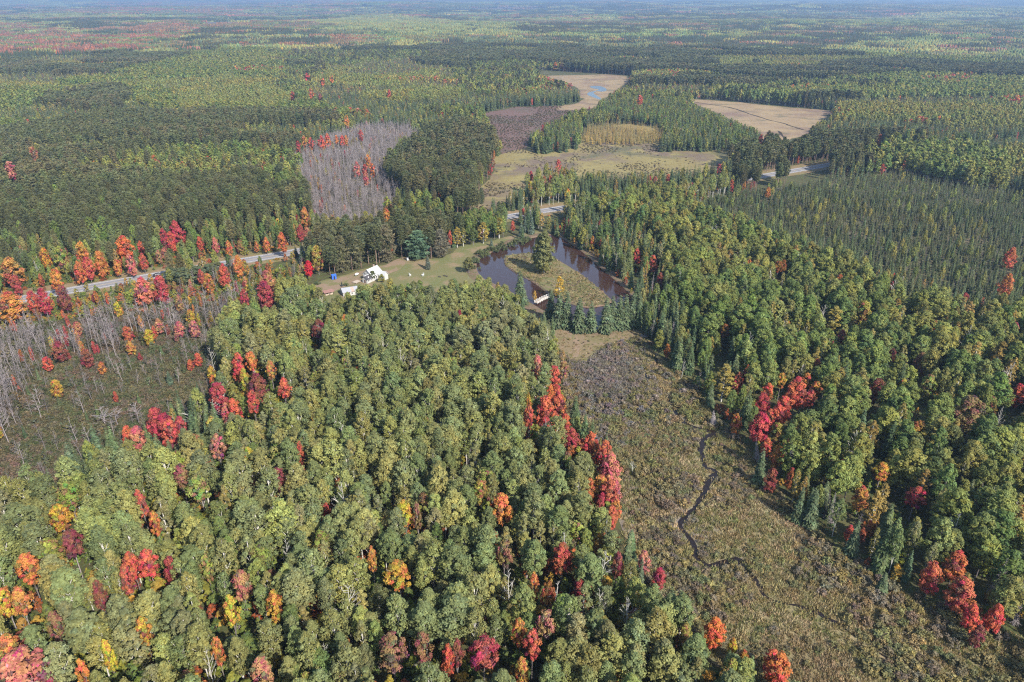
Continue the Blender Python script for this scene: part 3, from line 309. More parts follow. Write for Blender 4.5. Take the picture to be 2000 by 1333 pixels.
# ---- broadleaf: rounded, lobed crown on a pale trunk with rising limbs
def broadleaf(g, H, R, base, nl, per, size, shape='round', hue=.10, thin=1.0, limb_r=.05):
    zc0, zc1 = H * base, H
    tr = []
    lean = g.normal(0, .02 * H, 2)
    def axis(z): t = z / H; return np.array([lean[0] * t * t, lean[1] * t * t, z])
    tr.append(tube([axis(0), axis(H * .35), axis(H * .65), axis(H * .93)], [.011 * H, .0085 * H, .0055 * H, .0015 * H], 6))
    cs, rs = [], []
    for i in range(nl):
        t = (i + g.random()) / nl
        if shape == 'round': prof = math.sin(math.pi * min(1, .10 + .90 * t ** .9)) ** .55
        elif shape == 'oval': prof = math.sin(math.pi * min(1, .14 + .86 * t ** .85)) ** .75
        else: prof = (1 - t) ** .7 * min(1, .35 + t * 3)
        a = i * 2.39996 + g.normal(0, .5); rr = R * prof * (g.uniform(.45, .92) if g.random() < .8 else g.uniform(.0, .5))
        z = zc0 + (zc1 - zc0) * (t * .94 + .02)
        c = axis(z) + np.array([math.cos(a) * rr, math.sin(a) * rr, 0]); cs.append(c); rs.append(R * g.uniform(.15, .36) * (.75 + .25 * prof) * (1.18 if nl < 40 else 1.0))
    cs = np.array(cs); rs = np.array(rs)
    for i in range(0, nl, max(1, nl // 12)):
        z0 = max(H * .25, cs[i][2] - g.uniform(.12, .22) * H); p0 = axis(z0); p1 = (p0 + cs[i]) / 2 + np.array([0, 0, .015 * H])
        tr.append(tube([p0, p1, cs[i] + np.array([0, 0, rs[i] * .7])], [limb_r * 1.6, limb_r, limb_r * .35], 4))
    lob = np.repeat(np.arange(nl), per); n = len(lob)
    d = nrm(g.normal(size=(n, 3)) + np.array([0, 0, .45])); rad_ = rs[lob] * (g.random(n) ** .45)
    out_dir = nrm((cs - np.array([0, 0, (zc0 + zc1) / 2])) * np.array([1, 1, .6]))[lob]
    P = cs[lob] + d * rad_[:, None] * np.array([1, 1, .85])
    N = nrm(d * .8 + out_dir * .5 + np.array([0, 0, .55]) + g.normal(0, .45, (n, 3)))
    keep = g.random(n) < thin
    V, Fq = leaves(P[keep], N[keep], size * g.uniform(.7, 1.3, keep.sum()), .62, g)
    return merge_tubes(tr), (V, Fq, colvar(g, keep.sum(), lob[keep], hue, .13))
# ---- conifer: whorls of drooping kite-shaped sprays
def conifer(g, H, R, base, lev, droop=.28, dens=1.0, pw=.85, wide=.34, amp=.14):
    V, C = [], []
    for i in range(lev):
        z = H * (base + (1 - base) * (i / lev) ** .95); r = R * (1 - z / H) ** pw + .02 * H * .4
        k = max(4, int((6 + 5 * r / R) * dens)); a0 = g.random() * 6.28
        for j in range(k):
            a = a0 + 6.283 * j / k + g.normal(0, .12); L = r * g.uniform(.62, 1.18); w = wide * L + .05
            z1 = z + g.normal(0, .01 * H); ca, sa = math.cos(a), math.sin(a)
            def pt(u, s, dz): return (ca * u - sa * s, sa * u + ca * s, z1 + dz)
            tone = math.exp(g.normal(0, amp))
            V += [pt(0, 0, .06 * L), pt(.55 * L, w * .5, -.06 * L - .05 * w), pt(L, 0, -droop * L), pt(.55 * L, -w * .5, -.06 * L - .05 * w)]; C.append(tone)
            for s in (-1, 1):
                b = s * .75; lb = .55 * L; u0 = .35 * L
                def q(t, e, dz): return pt(u0 + t * math.cos(b) - e * math.sin(b), t * math.sin(b) + e * math.cos(b), dz)
                V += [q(0, 0, -.02 * L), q(.5 * lb, w * .26, -.1 * L), q(lb, 0, -.30 * L - droop * .2 * L), q(.5 * lb, -w * .26, -.1 * L)]; C.append(tone * math.exp(g.normal(0, amp * .7)))
    V = np.array(V); C = np.array(C); Fq = np.arange(len(V)).reshape(-1, 4)
    col = np.stack([C * np.exp(g.normal(0, .08, len(C))), C, C * np.exp(g.normal(0, .08, len(C)))], 1)
    tr = tube([(0, 0, 0), (0, 0, H * .5), (0, 0, H * .97)], [.012 * H, .007 * H, .001 * H], 5)
    return tr, (V, Fq, col)
# ---- pine: bare lower trunk, tufted whorled crown
def pine(g, H, R, base, wh, per, size, flat=.6, asp=.22):
    cs, rs, tr = [], [], [tube([(0, 0, 0), (0, 0, H * .5), (0, 0, H * .97)], [.010 * H, .0075 * H, .0015 * H], 6)]
    for i in range(wh):
        t = (i + .3) / wh; z = H * (base + (1 - base) * t); prof = max(.12, math.sin(math.pi * min(1, .16 + .84 * t)) ** .8)
        k = 5 + int(g.random() * 2); a0 = g.random() * 6.28
        for j in range(k):
            a = a0 + 6.283 * j / k + g.normal(0, .2); L = R * prof * g.uniform(.7, 1.1); rise = g.uniform(.0, .25) * L
            e = np.array([math.cos(a) * L, math.sin(a) * L, z + rise])
            if j % 2 == 0: tr.append(tube([(0, 0, z - .1), e * np.array([.9, .9, 1])], [.045, .015], 3))
            for q in (.5, .92):
                cs.append(np.array([e[0] * q, e[1] * q, z + rise * q * q])); rs.append(R * g.uniform(.17, .27))
        cs.append(np.array([0, 0, z])); rs.append(R * .22)
    cs = np.array(cs); rs = np.array(rs); lob = np.repeat(np.arange(len(cs)), per); n = len(lob)
    d = nrm(g.normal(size=(n, 3)) + np.array([0, 0, .6])); P = cs[lob] + d * (rs[lob] * g.uniform(.4, 1, n))[:, None] * np.array([1, 1, flat])
    r = nrm(g.normal(size=(n, 3))); t_ = nrm(np.cross(d, r)); h = (size * g.uniform(.7, 1.2, n) * .6)[:, None]
    V = np.stack([P + d * h, P + t_ * h * asp, P - d * h, P - t_ * h * asp], 1).reshape(-1, 3)
    return merge_tubes(tr), (V, np.arange(n * 4).reshape(n, 4), colvar(g, n, lob, .07, .15))
# ---- leafless tree: one trunk and many fine rising branches
def bare(g, H, R, nb=22, tw=3, r0=.011, twr=.022, spread=.5):
    tr = [tube([(0, 0, 0), (g.normal(0, .01) * H, 0, H * .45), (g.normal(0, .02) * H, g.normal(0, .02) * H, H)], [r0 * H, r0 * .65 * H, .012], 5)]
    br = []
    for i in range(nb):
        t = g.uniform(.30, .95); a = g.random() * 6.28; L = R * (1.15 - t) * g.uniform(.9, 1.9); z0 = H * t
        e = np.array([math.cos(a) * L, math.sin(a) * L, z0 + L * g.uniform(.6, 1.3)]); e[2] = min(e[2], H * 1.04)
        p0 = np.array([0, 0, z0]); mid = (p0 + e) / 2 + np.array([0, 0, -.06 * L]); br.append(tube([p0, mid, e], [twr * 1.7, twr * 1.2, twr * .4], 3))
        for k in range(tw):
            s = p0 + (e - p0) * g.uniform(.35, .9); f = s + nrm((e - p0)[None] + g.normal(0, spread * L, (1, 3)))[0] * L * g.uniform(.3, .6)
            br.append(tube([s, f], [twr, twr * .4], 3))
    return merge_tubes(tr), merge_tubes(br)
def shrub(g, H, R, nl, per, size, hue=.12):
    a = g.random(nl) * 6.28; r = R * np.sqrt(g.random(nl)) * .8; z = H * (.35 + .45 * g.random(nl)) * (1 - .45 * (r / R) ** 2)
    cs = np.stack([np.cos(a) * r, np.sin(a) * r, z], 1); lob = np.repeat(np.arange(nl), per); n = len(lob)
    d = nrm(g.normal(size=(n, 3)) + np.array([0, 0, .3])); P = cs[lob] + d * (R * .38 * g.random(n) ** .5)[:, None]; P[:, 2] = np.clip(P[:, 2], .05, None)
    N = nrm(d + np.array([0, 0, .6]) + g.normal(0, .5, (n, 3)))
    V, Fq = leaves(P, N, size * g.uniform(.7, 1.3, n), .5, g)
    st = [tube([(0, 0, 0), cs[i]], [.03, .012], 3) for i in range(0, nl, 2)]
    return merge_tubes(st), (V, Fq, colvar(g, n, lob, hue, .16))
def tuft(g, R, nb, H):
    V, C = [], []
    for i in range(nb):
        a = g.random() * 6.28; r = R * math.sqrt(g.random()); x, y = math.cos(a) * r, math.sin(a) * r
        w = g.uniform(.05, .12); h = H * g.uniform(.55, 1.1); b = g.random() * 6.28; lx, ly = math.cos(b) * h * .5, math.sin(b) * h * .5
        px, py = -math.sin(b) * w, math.cos(b) * w
        V += [(x - px, y - py, 0), (x + px, y + py, 0), (x + px * .6 + lx * .4, y + py * .6 + ly * .4, h * .7), (x + lx, y + ly, h)]; C.append(math.exp(g.normal(0, .2)))
    C = np.array(C); return np.array(V), np.arange(len(V)).reshape(-1, 4), np.stack([C, C, C], 1)

# ------------------------------------------------------------------ prototypes: per kind and level of detail, separate trunk / crown meshes and a joined one
KIND = {}      # kind -> dict(h, w, lod: [[(joined, trunk, crown)]...])
def add_kind(kind, h, w, leafm, barkm, gens, second='crown'):
    KIND[kind] = dict(h=h, w=w, lods=[], second=second)
    for li, (cnt, fn) in enumerate(gens):
        row = []
        for k in range(cnt):
            g = np.random.default_rng(abs(hash_name(kind)) + 100 * li + k)
            a, b = fn(g, k)
            cc = b[2] if len(b) > 2 else None
            j = mesh_from(kind, [(a[0], a[1], 0, None), (b[0], b[1], 1, cc)], [M[barkm], M[leafm]])
            t = mesh_from(kind + '_trunk', [(a[0], a[1], 0, None)], [M[barkm]]) if li == 0 else None
            c = mesh_from(kind + '_' + second, [(b[0], b[1], 0, cc)], [M[leafm]]) if li == 0 else None
            row.append((j, t, c))
        KIND[kind]['lods'].append(row)
def hash_name(s):
    v = 7
    for ch in s: v = (v * 31 + ord(ch)) & 0xfffff
    return v
U = lambda g, a, b: g.uniform(a, b)
add_kind('aspen', 17, 5.6, 'leaf', 'bark_white', [
    (7, lambda g, k: broadleaf(g, 17, 2.9 * U(g, .9, 1.1), U(g, .32, .46), 86, 54, .37, 'oval' if k % 3 == 1 else 'round', thin=.97 if k % 3 else .55, limb_r=.065)),
    (4, lambda g, k: broadleaf(g, 17, 2.9, U(g, .34, .44), 26, 16, 1.0, 'oval' if k % 2 else 'round')),
    (3, lambda g, k: broadleaf(g, 17, 3.1, .36, 14, 6, 1.9, 'round'))])
add_kind('birch', 16, 4.6, 'leaf', 'bark_white', [
    (4, lambda g, k: broadleaf(g, 16, 2.4 * U(g, .9, 1.1), .16, 50, 44, .42, 'oval', thin=.8, limb_r=.05)),
    (3, lambda g, k: broadleaf(g, 16, 2.4, .3, 24, 14, .9, 'oval')),
    (2, lambda g, k: broadleaf(g, 16, 2.6, .34, 14, 5, 1.8, 'oval'))])
add_kind('maple', 11, 6.0, 'leaf', 'bark_grey', [
    (6, lambda g, k: broadleaf(g, 11, 3.0, U(g, .14, .24), 76, 54, .38, 'round' if k % 3 else 'oval', hue=.46)),
    (3, lambda g, k: broadleaf(g, 11, 3.0, .18, 26, 16, .95, 'round', hue=.34)),
    (2, lambda g, k: broadleaf(g, 11, 3.1, .2, 14, 6, 1.8, 'round', hue=.3))])
add_kind('canopy_maple', 15, 6.0, 'leaf', 'bark_grey', [
    (6, lambda g, k: broadleaf(g, 15, 3.0, U(g, .44, .54), 64, 54, .38, 'round' if k % 3 else 'oval', hue=.46))])
add_kind('hardwood', 16, 6.8, 'leaf', 'bark_grey', [
    (6, lambda g, k: broadleaf(g, 16, 3.4 * U(g, .92, 1.1), U(g, .22, .34), 90, 52, .42, 'round', hue=.12)),
    (4, lambda g, k: broadleaf(g, 16, 3.4, .28, 30, 17, 1.05, 'round', hue=.12)),
    (3, lambda g, k: broadleaf(g, 16, 3.5, .3, 15, 6, 2.0, 'round', hue=.12))])
add_kind('spruce', 12, 4.2, 'needle', 'bark_brown', [
    (5, lambda g, k: conifer(g, 12, 2.15 * U(g, .85, 1.1), .04, 24, droop=.36, amp=.26, wide=.44, pw=.70)),
    (3, lambda g, k: conifer(g, 12, 2.15, .05, 14, dens=.8, wide=.5, amp=.24, pw=.72)),
    (2, lambda g, k: conifer(g, 12, 2.15, .05, 8, dens=.6, wide=.8, amp=.22))])
add_kind('thin_spruce', 9, 2.6, 'needle', 'bark_brown', [
    (4, lambda g, k: conifer(g, 9, 1.3 * U(g, .8, 1.2), .10, 20, dens=.75, wide=.5, amp=.24)),
    (3, lambda g, k: conifer(g, 9, 1.35, .10, 12, dens=.65, wide=.65, amp=.22)),
    (2, lambda g, k: conifer(g, 9, 1.4, .12, 7, dens=.55, wide=.9))])
add_kind('pine', 19, 5.4, 'needle', 'bark_brown', [
    (5, lambda g, k: pine(g, 19, 2.7 * U(g, .9, 1.1), U(g, .34, .46), 11, 20, .8)),
    (3, lambda g, k: pine(g, 19, 2.7, .4, 8, 8, 1.5, asp=.36)),
    (2, lambda g, k: pine(g, 19, 2.8, .42, 5, 4, 2.4, asp=.6))])
add_kind('yard_pine', 18, 8.6, 'needle', 'bark_brown', [
    (4, lambda g, k: pine(g, 18, 4.2 * U(g, .92, 1.08), .05, 15, 22, .95, asp=.24))])
add_kind('big_birch', 19, 9.0, 'leaf', 'bark_white', [
    (2, lambda g, k: broadleaf(g, 19, 4.3, .08, 120, 66, .52, 'oval', thin=.95, limb_r=.06))])
add_kind('white_pine', 15, 8.5, 'needle', 'bark_brown', [
    (2, lambda g, k: pine(g, 15, 4.2, .08, 10, 46, .85, flat=.35, asp=.2))])
add_kind('bare_tree', 10, 2.6, 'bark_grey', 'bark_grey', [
    (6, lambda g, k: bare(g, 10, 1.3, 24, 3, twr=.026)),
    (3, lambda g, k: bare(g, 10, 1.3, 16, 2, r0=.012, twr=.04)),
    (2, lambda g, k: bare(g, 10, 1.4, 10, 1, r0=.014, twr=.07))], 'branches')
add_kind('dead_birch', 14, 4, 'bark_white', 'bark_white', [(3, lambda g, k: bare(g, 14, 2.0, 20, 3, r0=.010, twr=.03))], 'branches')
add_kind('dead_spruce', 11, 3.0, 'bark_grey', 'bark_grey', [(3, lambda g, k: (lambda r: (r[0], r[1][:2]))(conifer(g, 11, 1.5, .1, 20, droop=.12, dens=.7, wide=.10)))], 'branches')
add_kind('tamarack', 10, 2.2, 'needle', 'bark_brown', [
    (3, lambda g, k: conifer(g, 10, 1.1, .1, 22, droop=.1, dens=.7, wide=.3)),
    (2, lambda g, k: conifer(g, 10, 1.1, .1, 12, droop=.1, dens=.6, wide=.5))])
add_kind('shrub', 1.5, 2.4, 'leaf', 'bark_grey', [
    (5, lambda g, k: shrub(g, 1.5, 1.2, 11, 26, .30)),
    (3, lambda g, k: shrub(g, 1.5, 1.2, 8, 12, .5))], 'foliage')
add_kind('sapling', 5, 2.6, 'leaf', 'bark_grey', [
    (4, lambda g, k: broadleaf(g, 5, 1.3, .15, 20, 30, .34, 'oval', hue=.2, limb_r=.02)),
    (2, lambda g, k: broadleaf(g, 5, 1.3, .15, 12, 12, .6, 'oval', hue=.2, limb_r=.02))])
KIND['tuft'] = dict(h=.7, w=2.0, lods=[[(mesh_from('tuft', [(*(lambda t: (t[0], t[1]))(T), 0, T[2])], [M['dry']]), None, None) for T in [tuft(np.random.default_rng(900 + k), 1.0, 46, .7) for k in range(4)]]], second='blades')
# far canopy patches: forty metres of wood, every crown its own little lump
def patch(g, mixk):
    parts = []
    S = 40.0; n = 7
    for i in range(n):
        for j in range(n):
            x = (i + .5 + g.uniform(-.42, .42)) * S / n - S / 2; y = (j + .5 + g.uniform(-.42, .42)) * S / n - S / 2
            conif = g.random() < mixk; k = 6
            h = g.uniform(11, 17) if not conif else g.uniform(13, 20); r = g.uniform(2.6, 3.8) if not conif else g.uniform(1.7, 2.6)
            a = np.arange(k) * 6.283 / k + g.random()
            rings = [(.25, .85), (.6, 1.0), (.86, .6)] if not conif else [(.2, 1.0), (.6, .6)]
            V = []
            for zz, q in rings: V += [(x + math.cos(b) * r * q * g.uniform(.8, 1.2), y + math.sin(b) * r * q * g.uniform(.8, 1.2), h * zz * g.uniform(.95, 1.05)) for b in a]
            V.append((x, y, h)); m = len(rings)
            Q = [(u * k + s, u * k + (s + 1) % k, (u + 1) * k + (s + 1) % k, (u + 1) * k + s) for u in range(m - 1) for s in range(k)]
            T = [((m - 1) * k + s, (m - 1) * k + (s + 1) % k, m * k) for s in range(k)]
            c = math.exp(g.normal(0, .2)); hu = g.normal(0, .15); col = np.array([c * math.exp(hu), c, c * math.exp(-hu)])
            parts += [(V, Q, 0, np.tile(col, (len(Q), 1))), (V, T, 0, np.tile(col, (len(T), 1)))]
    return mesh_from('canopy', parts, [M['needle']])
KIND['canopy'] = dict(h=15, w=40, lods=[[(patch(np.random.default_rng(500 + k), 0.0 if k < 3 else 1.0), None, None) for k in range(6)]], second='crown')

# ------------------------------------------------------------------ object helpers
def tag(o, label=None, cat=None, group=None, kind=None):
    if label: o['label'] = label
    if cat: o['category'] = cat
    if group: o['group'] = group
    if kind: o['kind'] = kind
    return o
def obj(name, me, parent=None, loc=None):
    o = bpy.data.objects.new(name, me); COLL.objects.link(o)
    if parent is not None: o.parent = parent
    if loc is not None: o.location = loc
    return o
def empty(name, loc, rz=0.0):
    o = bpy.data.objects.new(name, None); COLL.objects.link(o); o.location = loc; o.rotation_euler = (0, 0, rz); o.empty_display_size = .5
    return o
def simple_mesh(name, V, Fs, mats, mi=None, smooth=False):
    me = bpy.data.meshes.new(name); me.from_pydata([tuple(map(float, v)) for v in V], [], [tuple(map(int, f)) for f in Fs])
    for m in (mats if isinstance(mats, (list, tuple)) else [mats]): me.materials.append(m)
    if mi is not None: me.polygons.foreach_set('material_index', mi)
    if smooth: me.polygons.foreach_set('use_smooth', [True] * len(me.polygons))
    me.update(); return me
def sheet(name, poly, z, mat, kind='structure', smooth_it=2, jitter=.0):
    p = smooth_line(poly, smooth_it, True)
    if jitter:
        q = 6. if jitter < 5 else 24.
        p = [(x + (vnoise(x / q, y / q, 3) - .5) * 2 * jitter, y + (vnoise(x / q, y / q, 9) - .5) * 2 * jitter) for x, y in p]
    bm = bmesh.new(); vs = [bm.verts.new((float(x), float(y), z)) for x, y in p]; f = bm.faces.new(vs)
    bmesh.ops.triangulate(bm, faces=[f]); bm.normal_update()
    for f in bm.faces:
        if f.normal.z < 0: f.normal_flip()
    me = bpy.data.meshes.new(name); bm.to_mesh(me); bm.free(); me.materials.append(mat)
    return tag(obj(name, me), kind=kind)
def offset_line(line, d):
    P = np.asarray(line, float); T = np.gradient(P, axis=0); T /= np.linalg.norm(T, axis=1, keepdims=True) + 1e-9
    return P + np.stack([-T[:, 1], T[:, 0]], 1) * d
def ribbon(name, line, a, b, z, mat, kind='structure', parent=None, wob=0.0):
    L, R_ = offset_line(line, a), offset_line(line, b)
    if wob:
        L = L + (np.stack([vnoise(L[:, 0] / 3, L[:, 1] / 3, 1), vnoise(L[:, 0] / 3, L[:, 1] / 3, 2)], 1) - .5) * 2 * wob
        R_ = R_ + (np.stack([vnoise(R_[:, 0] / 3, R_[:, 1] / 3, 4), vnoise(R_[:, 0] / 3, R_[:, 1] / 3, 6)], 1) - .5) * 2 * wob
    n = len(L); V = [(*p, z) for p in R_] + [(*p, z) for p in L]
    Fs = [(i, i + 1, n + i + 1, n + i) if a > b else (i + 1, i, n + i, n + i + 1) for i in range(n - 1)]
    o = obj(name, simple_mesh(name, V, Fs, mat), parent)
    return tag(o, kind=kind) if parent is None else o

# ------------------------------------------------------------------ ground, meadows, water, road
na, nr = 320, 110
rr = np.concatenate([[0.0], 60 * (22000 / 60.0) ** (np.arange(nr) / (nr - 1.0))]); aa = np.arange(na) * 2 * math.pi / na
GX = rr[:, None] * np.cos(aa); GY = rr[:, None] * np.sin(aa); GZ = hgt(GX, GY)
V = np.stack([GX, GY, GZ], 2).reshape(-1, 3)
Fg = [(i * na + k, (i + 1) * na + k, (i + 1) * na + (k + 1) % na, i * na + (k + 1) % na) for i in range(1, nr) for k in range(na)]
Fg += [(0, na + k, na + (k + 1) % na) for k in range(na)]
tag(obj('ground', simple_mesh('ground', V, Fg, M['floor'], smooth=True)), kind='structure')
for zn, mt, zz, nm in (('meadow', 'meadow', .05, 'brook_meadow'), ('bog', 'bog', .05, 'bog'), ('snag', 'bog', .045, 'bog_thicket'), ('sprucebog', 'bog', .05, 'spruce_bog_ground'), ('swamp', 'bog', .05, 'grey_swamp_ground'), ('brownbog', 'brownbog', .05, 'brown_bog'),
                       ('ochre', 'ochre', .055, 'ochre_sedge_meadow'), ('tan', 'tan', .06, 'tan_sedge_meadow'), ('lawn', 'lawn', .06, 'lawn'), ('berm', 'berm', .07, 'berm')):
    for p in ZP[zn]: sheet(nm, p, zz, M[mt], jitter=1.5 if p[0][1] < 420 else 9.0)
tag(sheet('pond', ZP['pond'][0], .10, M['pond']))
def bank(name, line, prof, mat):
    """a closed strip of ground along a shore; prof: [(outward offset, height)]"""
    L = [tuple(q) for q in line] + [tuple(line[0])]
    A = sum(L[i][0] * L[i + 1][1] - L[i + 1][0] * L[i][1] for i in range(len(L) - 1)); s = -1 if A > 0 else 1
    rows = []
    for d, h in prof:
        P = offset_line(L, d * s); rows.append([(p[0], p[1], h + (.12 * (vnoise(p[0] / 2., p[1] / 2., 21) - .5) if h > .2 else 0)) for p in P])
    n = len(L); V = [q for r in rows for q in r]
    Fs = [(i * n + k, i * n + k + 1, (i + 1) * n + k + 1, (i + 1) * n + k) for i in range(len(rows) - 1) for k in range(n - 1)]
    o = tag(obj(name, simple_mesh(name, V, Fs, mat, smooth=True)), kind='structure'); return o
bank('pond_bank', POND, [(-.3, .06), (.15, .32), (.9, .45), (3.0, .30), (5.5, .02)], M['mud'])
isl = bank('island_bank', ISLAND, [(.35, .06), (-.1, .40), (-.7, .52)], M['mud'])
sheet('island', [tuple(p) for p in offset_line([tuple(q) for q in ISLAND], .55 if sum(ISLAND[i - 1][0] * ISLAND[i][1] - ISLAND[i][0] * ISLAND[i - 1][1] for i in range(len(ISLAND))) > 0 else -.55)], .505, M['islandgrass'], smooth_it=0)
ribbon('road_verge', ROADL, 13, -10, .08, M['verge'], wob=1.5)
ribbon('road_shoulder', ROADL, 4.9, -4.9, .14, M['gravel'], wob=.25)
road = ribbon('road', ROADL, 3.7, -3.7, .18, M['asphalt'])
ribbon('edge_line', ROADL, 3.42, 3.24, .185, M['paint'], parent=road); ribbon('edge_line', ROADL, -3.24, -3.42, .185, M['paint'], parent=road)
ribbon('centre_line', ROADL, .09, -.09, .185, M['paint_y'], parent=road)
for b, w in zip(BROOKL, (.95, .5)):
    q = np.array(b); s_ = np.concatenate([[0], np.cumsum(np.hypot(*np.diff(q, axis=0).T))]); t_ = np.arange(0, s_[-1], 1.2)
    b2 = [(float(np.interp(t, s_, q[:, 0])) + (vnoise(t / 3.1, 1., 8) - .5) * 1.1, float(np.interp(t, s_, q[:, 1])) + (vnoise(t / 2.7, 5., 9) - .5) * 1.1) for t in t_]
    ws = w * (.35 + 1.3 * vnoise(t_ / 7., t_ * 0 + 2., 15)) * np.interp(np.array(b2)[:, 1], [100, 122, 135, 190, 205, 240], [.30, .40, .95, .95, .5, .4]); T = offset_line(b2, 1.0) - np.array(b2)
    L_ = np.array(b2) + T * ws[:, None]; R_ = np.array(b2) - T * ws[:, None]; n_ = len(b2)
    tag(obj('brook', simple_mesh('brook', [(*p, .12) for p in R_] + [(*p, .12) for p in L_], [(i, i + 1, n_ + i + 1, n_ + i) for i in range(n_ - 1)], M['brook'])), kind='structure')
for cx_, cy_, rx_, ry_ in BROOK_POOLS: sheet('brook_pool', [(cx_ + rx_ * math.cos(a), cy_ + ry_ * math.sin(a)) for a in np.arange(10) * .6283], .115, M['brook'], jitter=.8)
M['creek_darkened'] = solid('darkened_creek_water', (.035, .028, .022), .9, .05, .2, .5)  # stands for creek water; dark reflection of banks and plants is put into the colour
for b in CREEKL: ribbon('creek', b, 1.2, -1.2, .12, M['creek_darkened'], wob=1.0)
sheet('far_pond', FARPOND, .12, M['creek'])
# dirt yard by the house and the worn path across the lawn and berm
sheet('dirt_yard', YARD, .10, M['dirt'], jitter=1.2)
ribbon('track', [(12, 268), (19, 262), (24, 255), (25, 246), (23, 236)], 1.2, -1.2, .10, M['dirt'], wob=.6)

# ------------------------------------------------------------------ house, sheds, bridge, car and yard things
M['roof_white'] = solid('white_metal_roof', (.37, .37, .365), .45, .4, .06, 1.2)
M['roof_rust'] = solid('weathered_metal_roof', (.28, .28, .29), .5, .4, .10, .5)
M['rust'] = solid('rusty_sheet', (.34, .25, .20), .8, .2, .25, 1.5)
M['wall_white'] = solid('white_siding', (.36, .35, .33), .7, .3, .05, 2.0)
M['shingle'] = solid('dark_shingle', (.055, .05, .055), .85, .2, .25, 4.0)
M['glass'] = solid('window_glass', (.02, .022, .028), .08, .6, .1, 1.0)
M['trim'] = solid('white_trim', (.66, .66, .64), .6, .3, .05, 2.0)
M['door'] = solid('brown_door', (.12, .07, .05), .6, .3, .1, 2.0)
M['wood'] = solid('weathered_wood', (.34, .28, .22), .85, .2, .2, 3.0)
M['darkwood'] = solid('dark_wood', (.07, .055, .045), .85, .2, .2, 3.0)
M['redbrown'] = solid('red_brown_roof', (.22, .12, .10), .8, .2, .2, 2.0)
M['blue'] = solid('blue_tarp', (.03, .10, .42), .5, .4, .15, 2.0)
M['carpaint'] = solid('dark_car_paint', (.018, .02, .03), .3, .5, .1, 1.0)
M['tyre'] = solid('tyre_rubber', (.015, .015, .015), .9, .2, .1, 3.0)
M['steel'] = solid('wheel_rim', (.4, .4, .42), .4, .5, .05, 3.0, .6)
M['whiteplastic'] = solid('white_plastic', (.70, .70, .68), .5, .4, .04, 2.0)
def box_mesh(name, sx, sy, sz, mat, c=(0, 0, 0), bev=.0):
    bm = bmesh.new(); bmesh.ops.create_cube(bm, size=1.0)
    for v in bm.verts: v.co = Vector((v.co.x * sx + c[0], v.co.y * sy + c[1], v.co.z * sz + c[2]))
    if bev: bmesh.ops.bevel(bm, geom=list(bm.edges), offset=bev, segments=2, affect='EDGES')
    me = bpy.data.meshes.new(name); bm.to_mesh(me); bm.free(); me.materials.append(mat); return me
def box(name, parent, sx, sy, sz, mat, c, bev=.0): return obj(name, box_mesh(name, sx, sy, sz, mat, c, bev), parent)
def gable_walls(name, parent, x0, x1, y0, y1, wall, ridge, mat):
    ym = (y0 + y1) / 2
    V = [(x0, y0, 0), (x1, y0, 0), (x1, y1, 0), (x0, y1, 0), (x0, y0, wall), (x1, y0, wall), (x1, y1, wall), (x0, y1, wall), (x0, ym, ridge), (x1, ym, ridge)]
    Fs = [(0, 1, 5, 4), (2, 3, 7, 6), (1, 2, 6, 9, 5), (3, 0, 4, 8, 7), (3, 2, 1, 0)]
    return obj(name, simple_mesh(name, V, Fs, mat), parent)
def roof_slab(name, parent, x0, x1, ya, za, yb, zb, mat, t=.14, swap=False):
    """a pitched slab from the ridge (ya, za) to the eave (yb, zb), running x0..x1"""
    dy, dz = yb - ya, zb - za; L = math.hypot(dy, dz); ny, nz = (-dz / L * t, dy / L * t) if dy > 0 else (dz / L * t, -dy / L * t)
    V = [(x0, ya, za), (x1, ya, za), (x1, yb, zb), (x0, yb, zb)]; V += [(v[0], v[1] + ny, v[2] + nz) for v in V]
    if swap: V = [(-v[1], v[0], v[2]) for v in V]
    bm = bmesh.new(); vs = [bm.verts.new(v) for v in V]
    for f in ((0, 1, 2, 3), (7, 6, 5, 4), (0, 4, 5, 1), (1, 5, 6, 2), (2, 6, 7, 3), (3, 7, 4, 0)): bm.faces.new([vs[i] for i in f])
    bmesh.ops.recalc_face_normals(bm, faces=list(bm.faces))
    me = bpy.data.meshes.new(name); bm.to_mesh(me); bm.free(); me.materials.append(mat)
    return obj(name, me, parent)
def window(parent, x, y, z, w, h, axis):
    """axis 'x': pane faces along y; 'y': pane faces along x"""
    d = (w, .10, h) if axis == 'x' else (.10, w, h); e = (w + .2, .06, h + .2) if axis == 'x' else (.06, w + .2, h + .2)
    f = box('window', parent, *e, M['trim'], (x, y, z)); box('pane', f, *d, M['glass'], (x, y, z)); return f
house = tag(empty('house', (-65.1, 317.6, .06), math.atan2(.86, .51)), 'white house with pale metal roof beside the pines on the lawn', 'house')
gable_walls('wall', house, -4.2, 4.2, -3.4, 3.4, 3.3, 6.2, M['wall_white'])
roof_slab('roof', house, -4.6, 4.6, .0, 6.42, -3.9, 3.12, M['roof_white']); roof_slab('roof', house, -4.6, 4.6, .0, 6.42, 3.9, 3.12, M['roof_white'])
w2 = obj('wall', simple_mesh('wing_wall', [(.9, -3.45, 0), (.9, -8.0, 0), (4.1, -8.0, 0), (4.1, -3.45, 0), (.9, -3.45, 2.6), (.9, -8.0, 2.6), (4.1, -8.0, 2.6), (4.1, -3.45, 2.6), (2.5, -3.45, 4.4), (2.5, -8.0, 4.4)],
    [(0, 4, 5, 1), (2, 6, 7, 3), (1, 5, 9, 6, 2), (0, 3, 7, 8, 4)], M['wall_white']), house)
roof_slab('roof', house, -8.4, -2.2, -2.5, 4.6, -.5, 2.35, M['roof_white'], swap=False).rotation_euler = (0, 0, math.pi / 2)
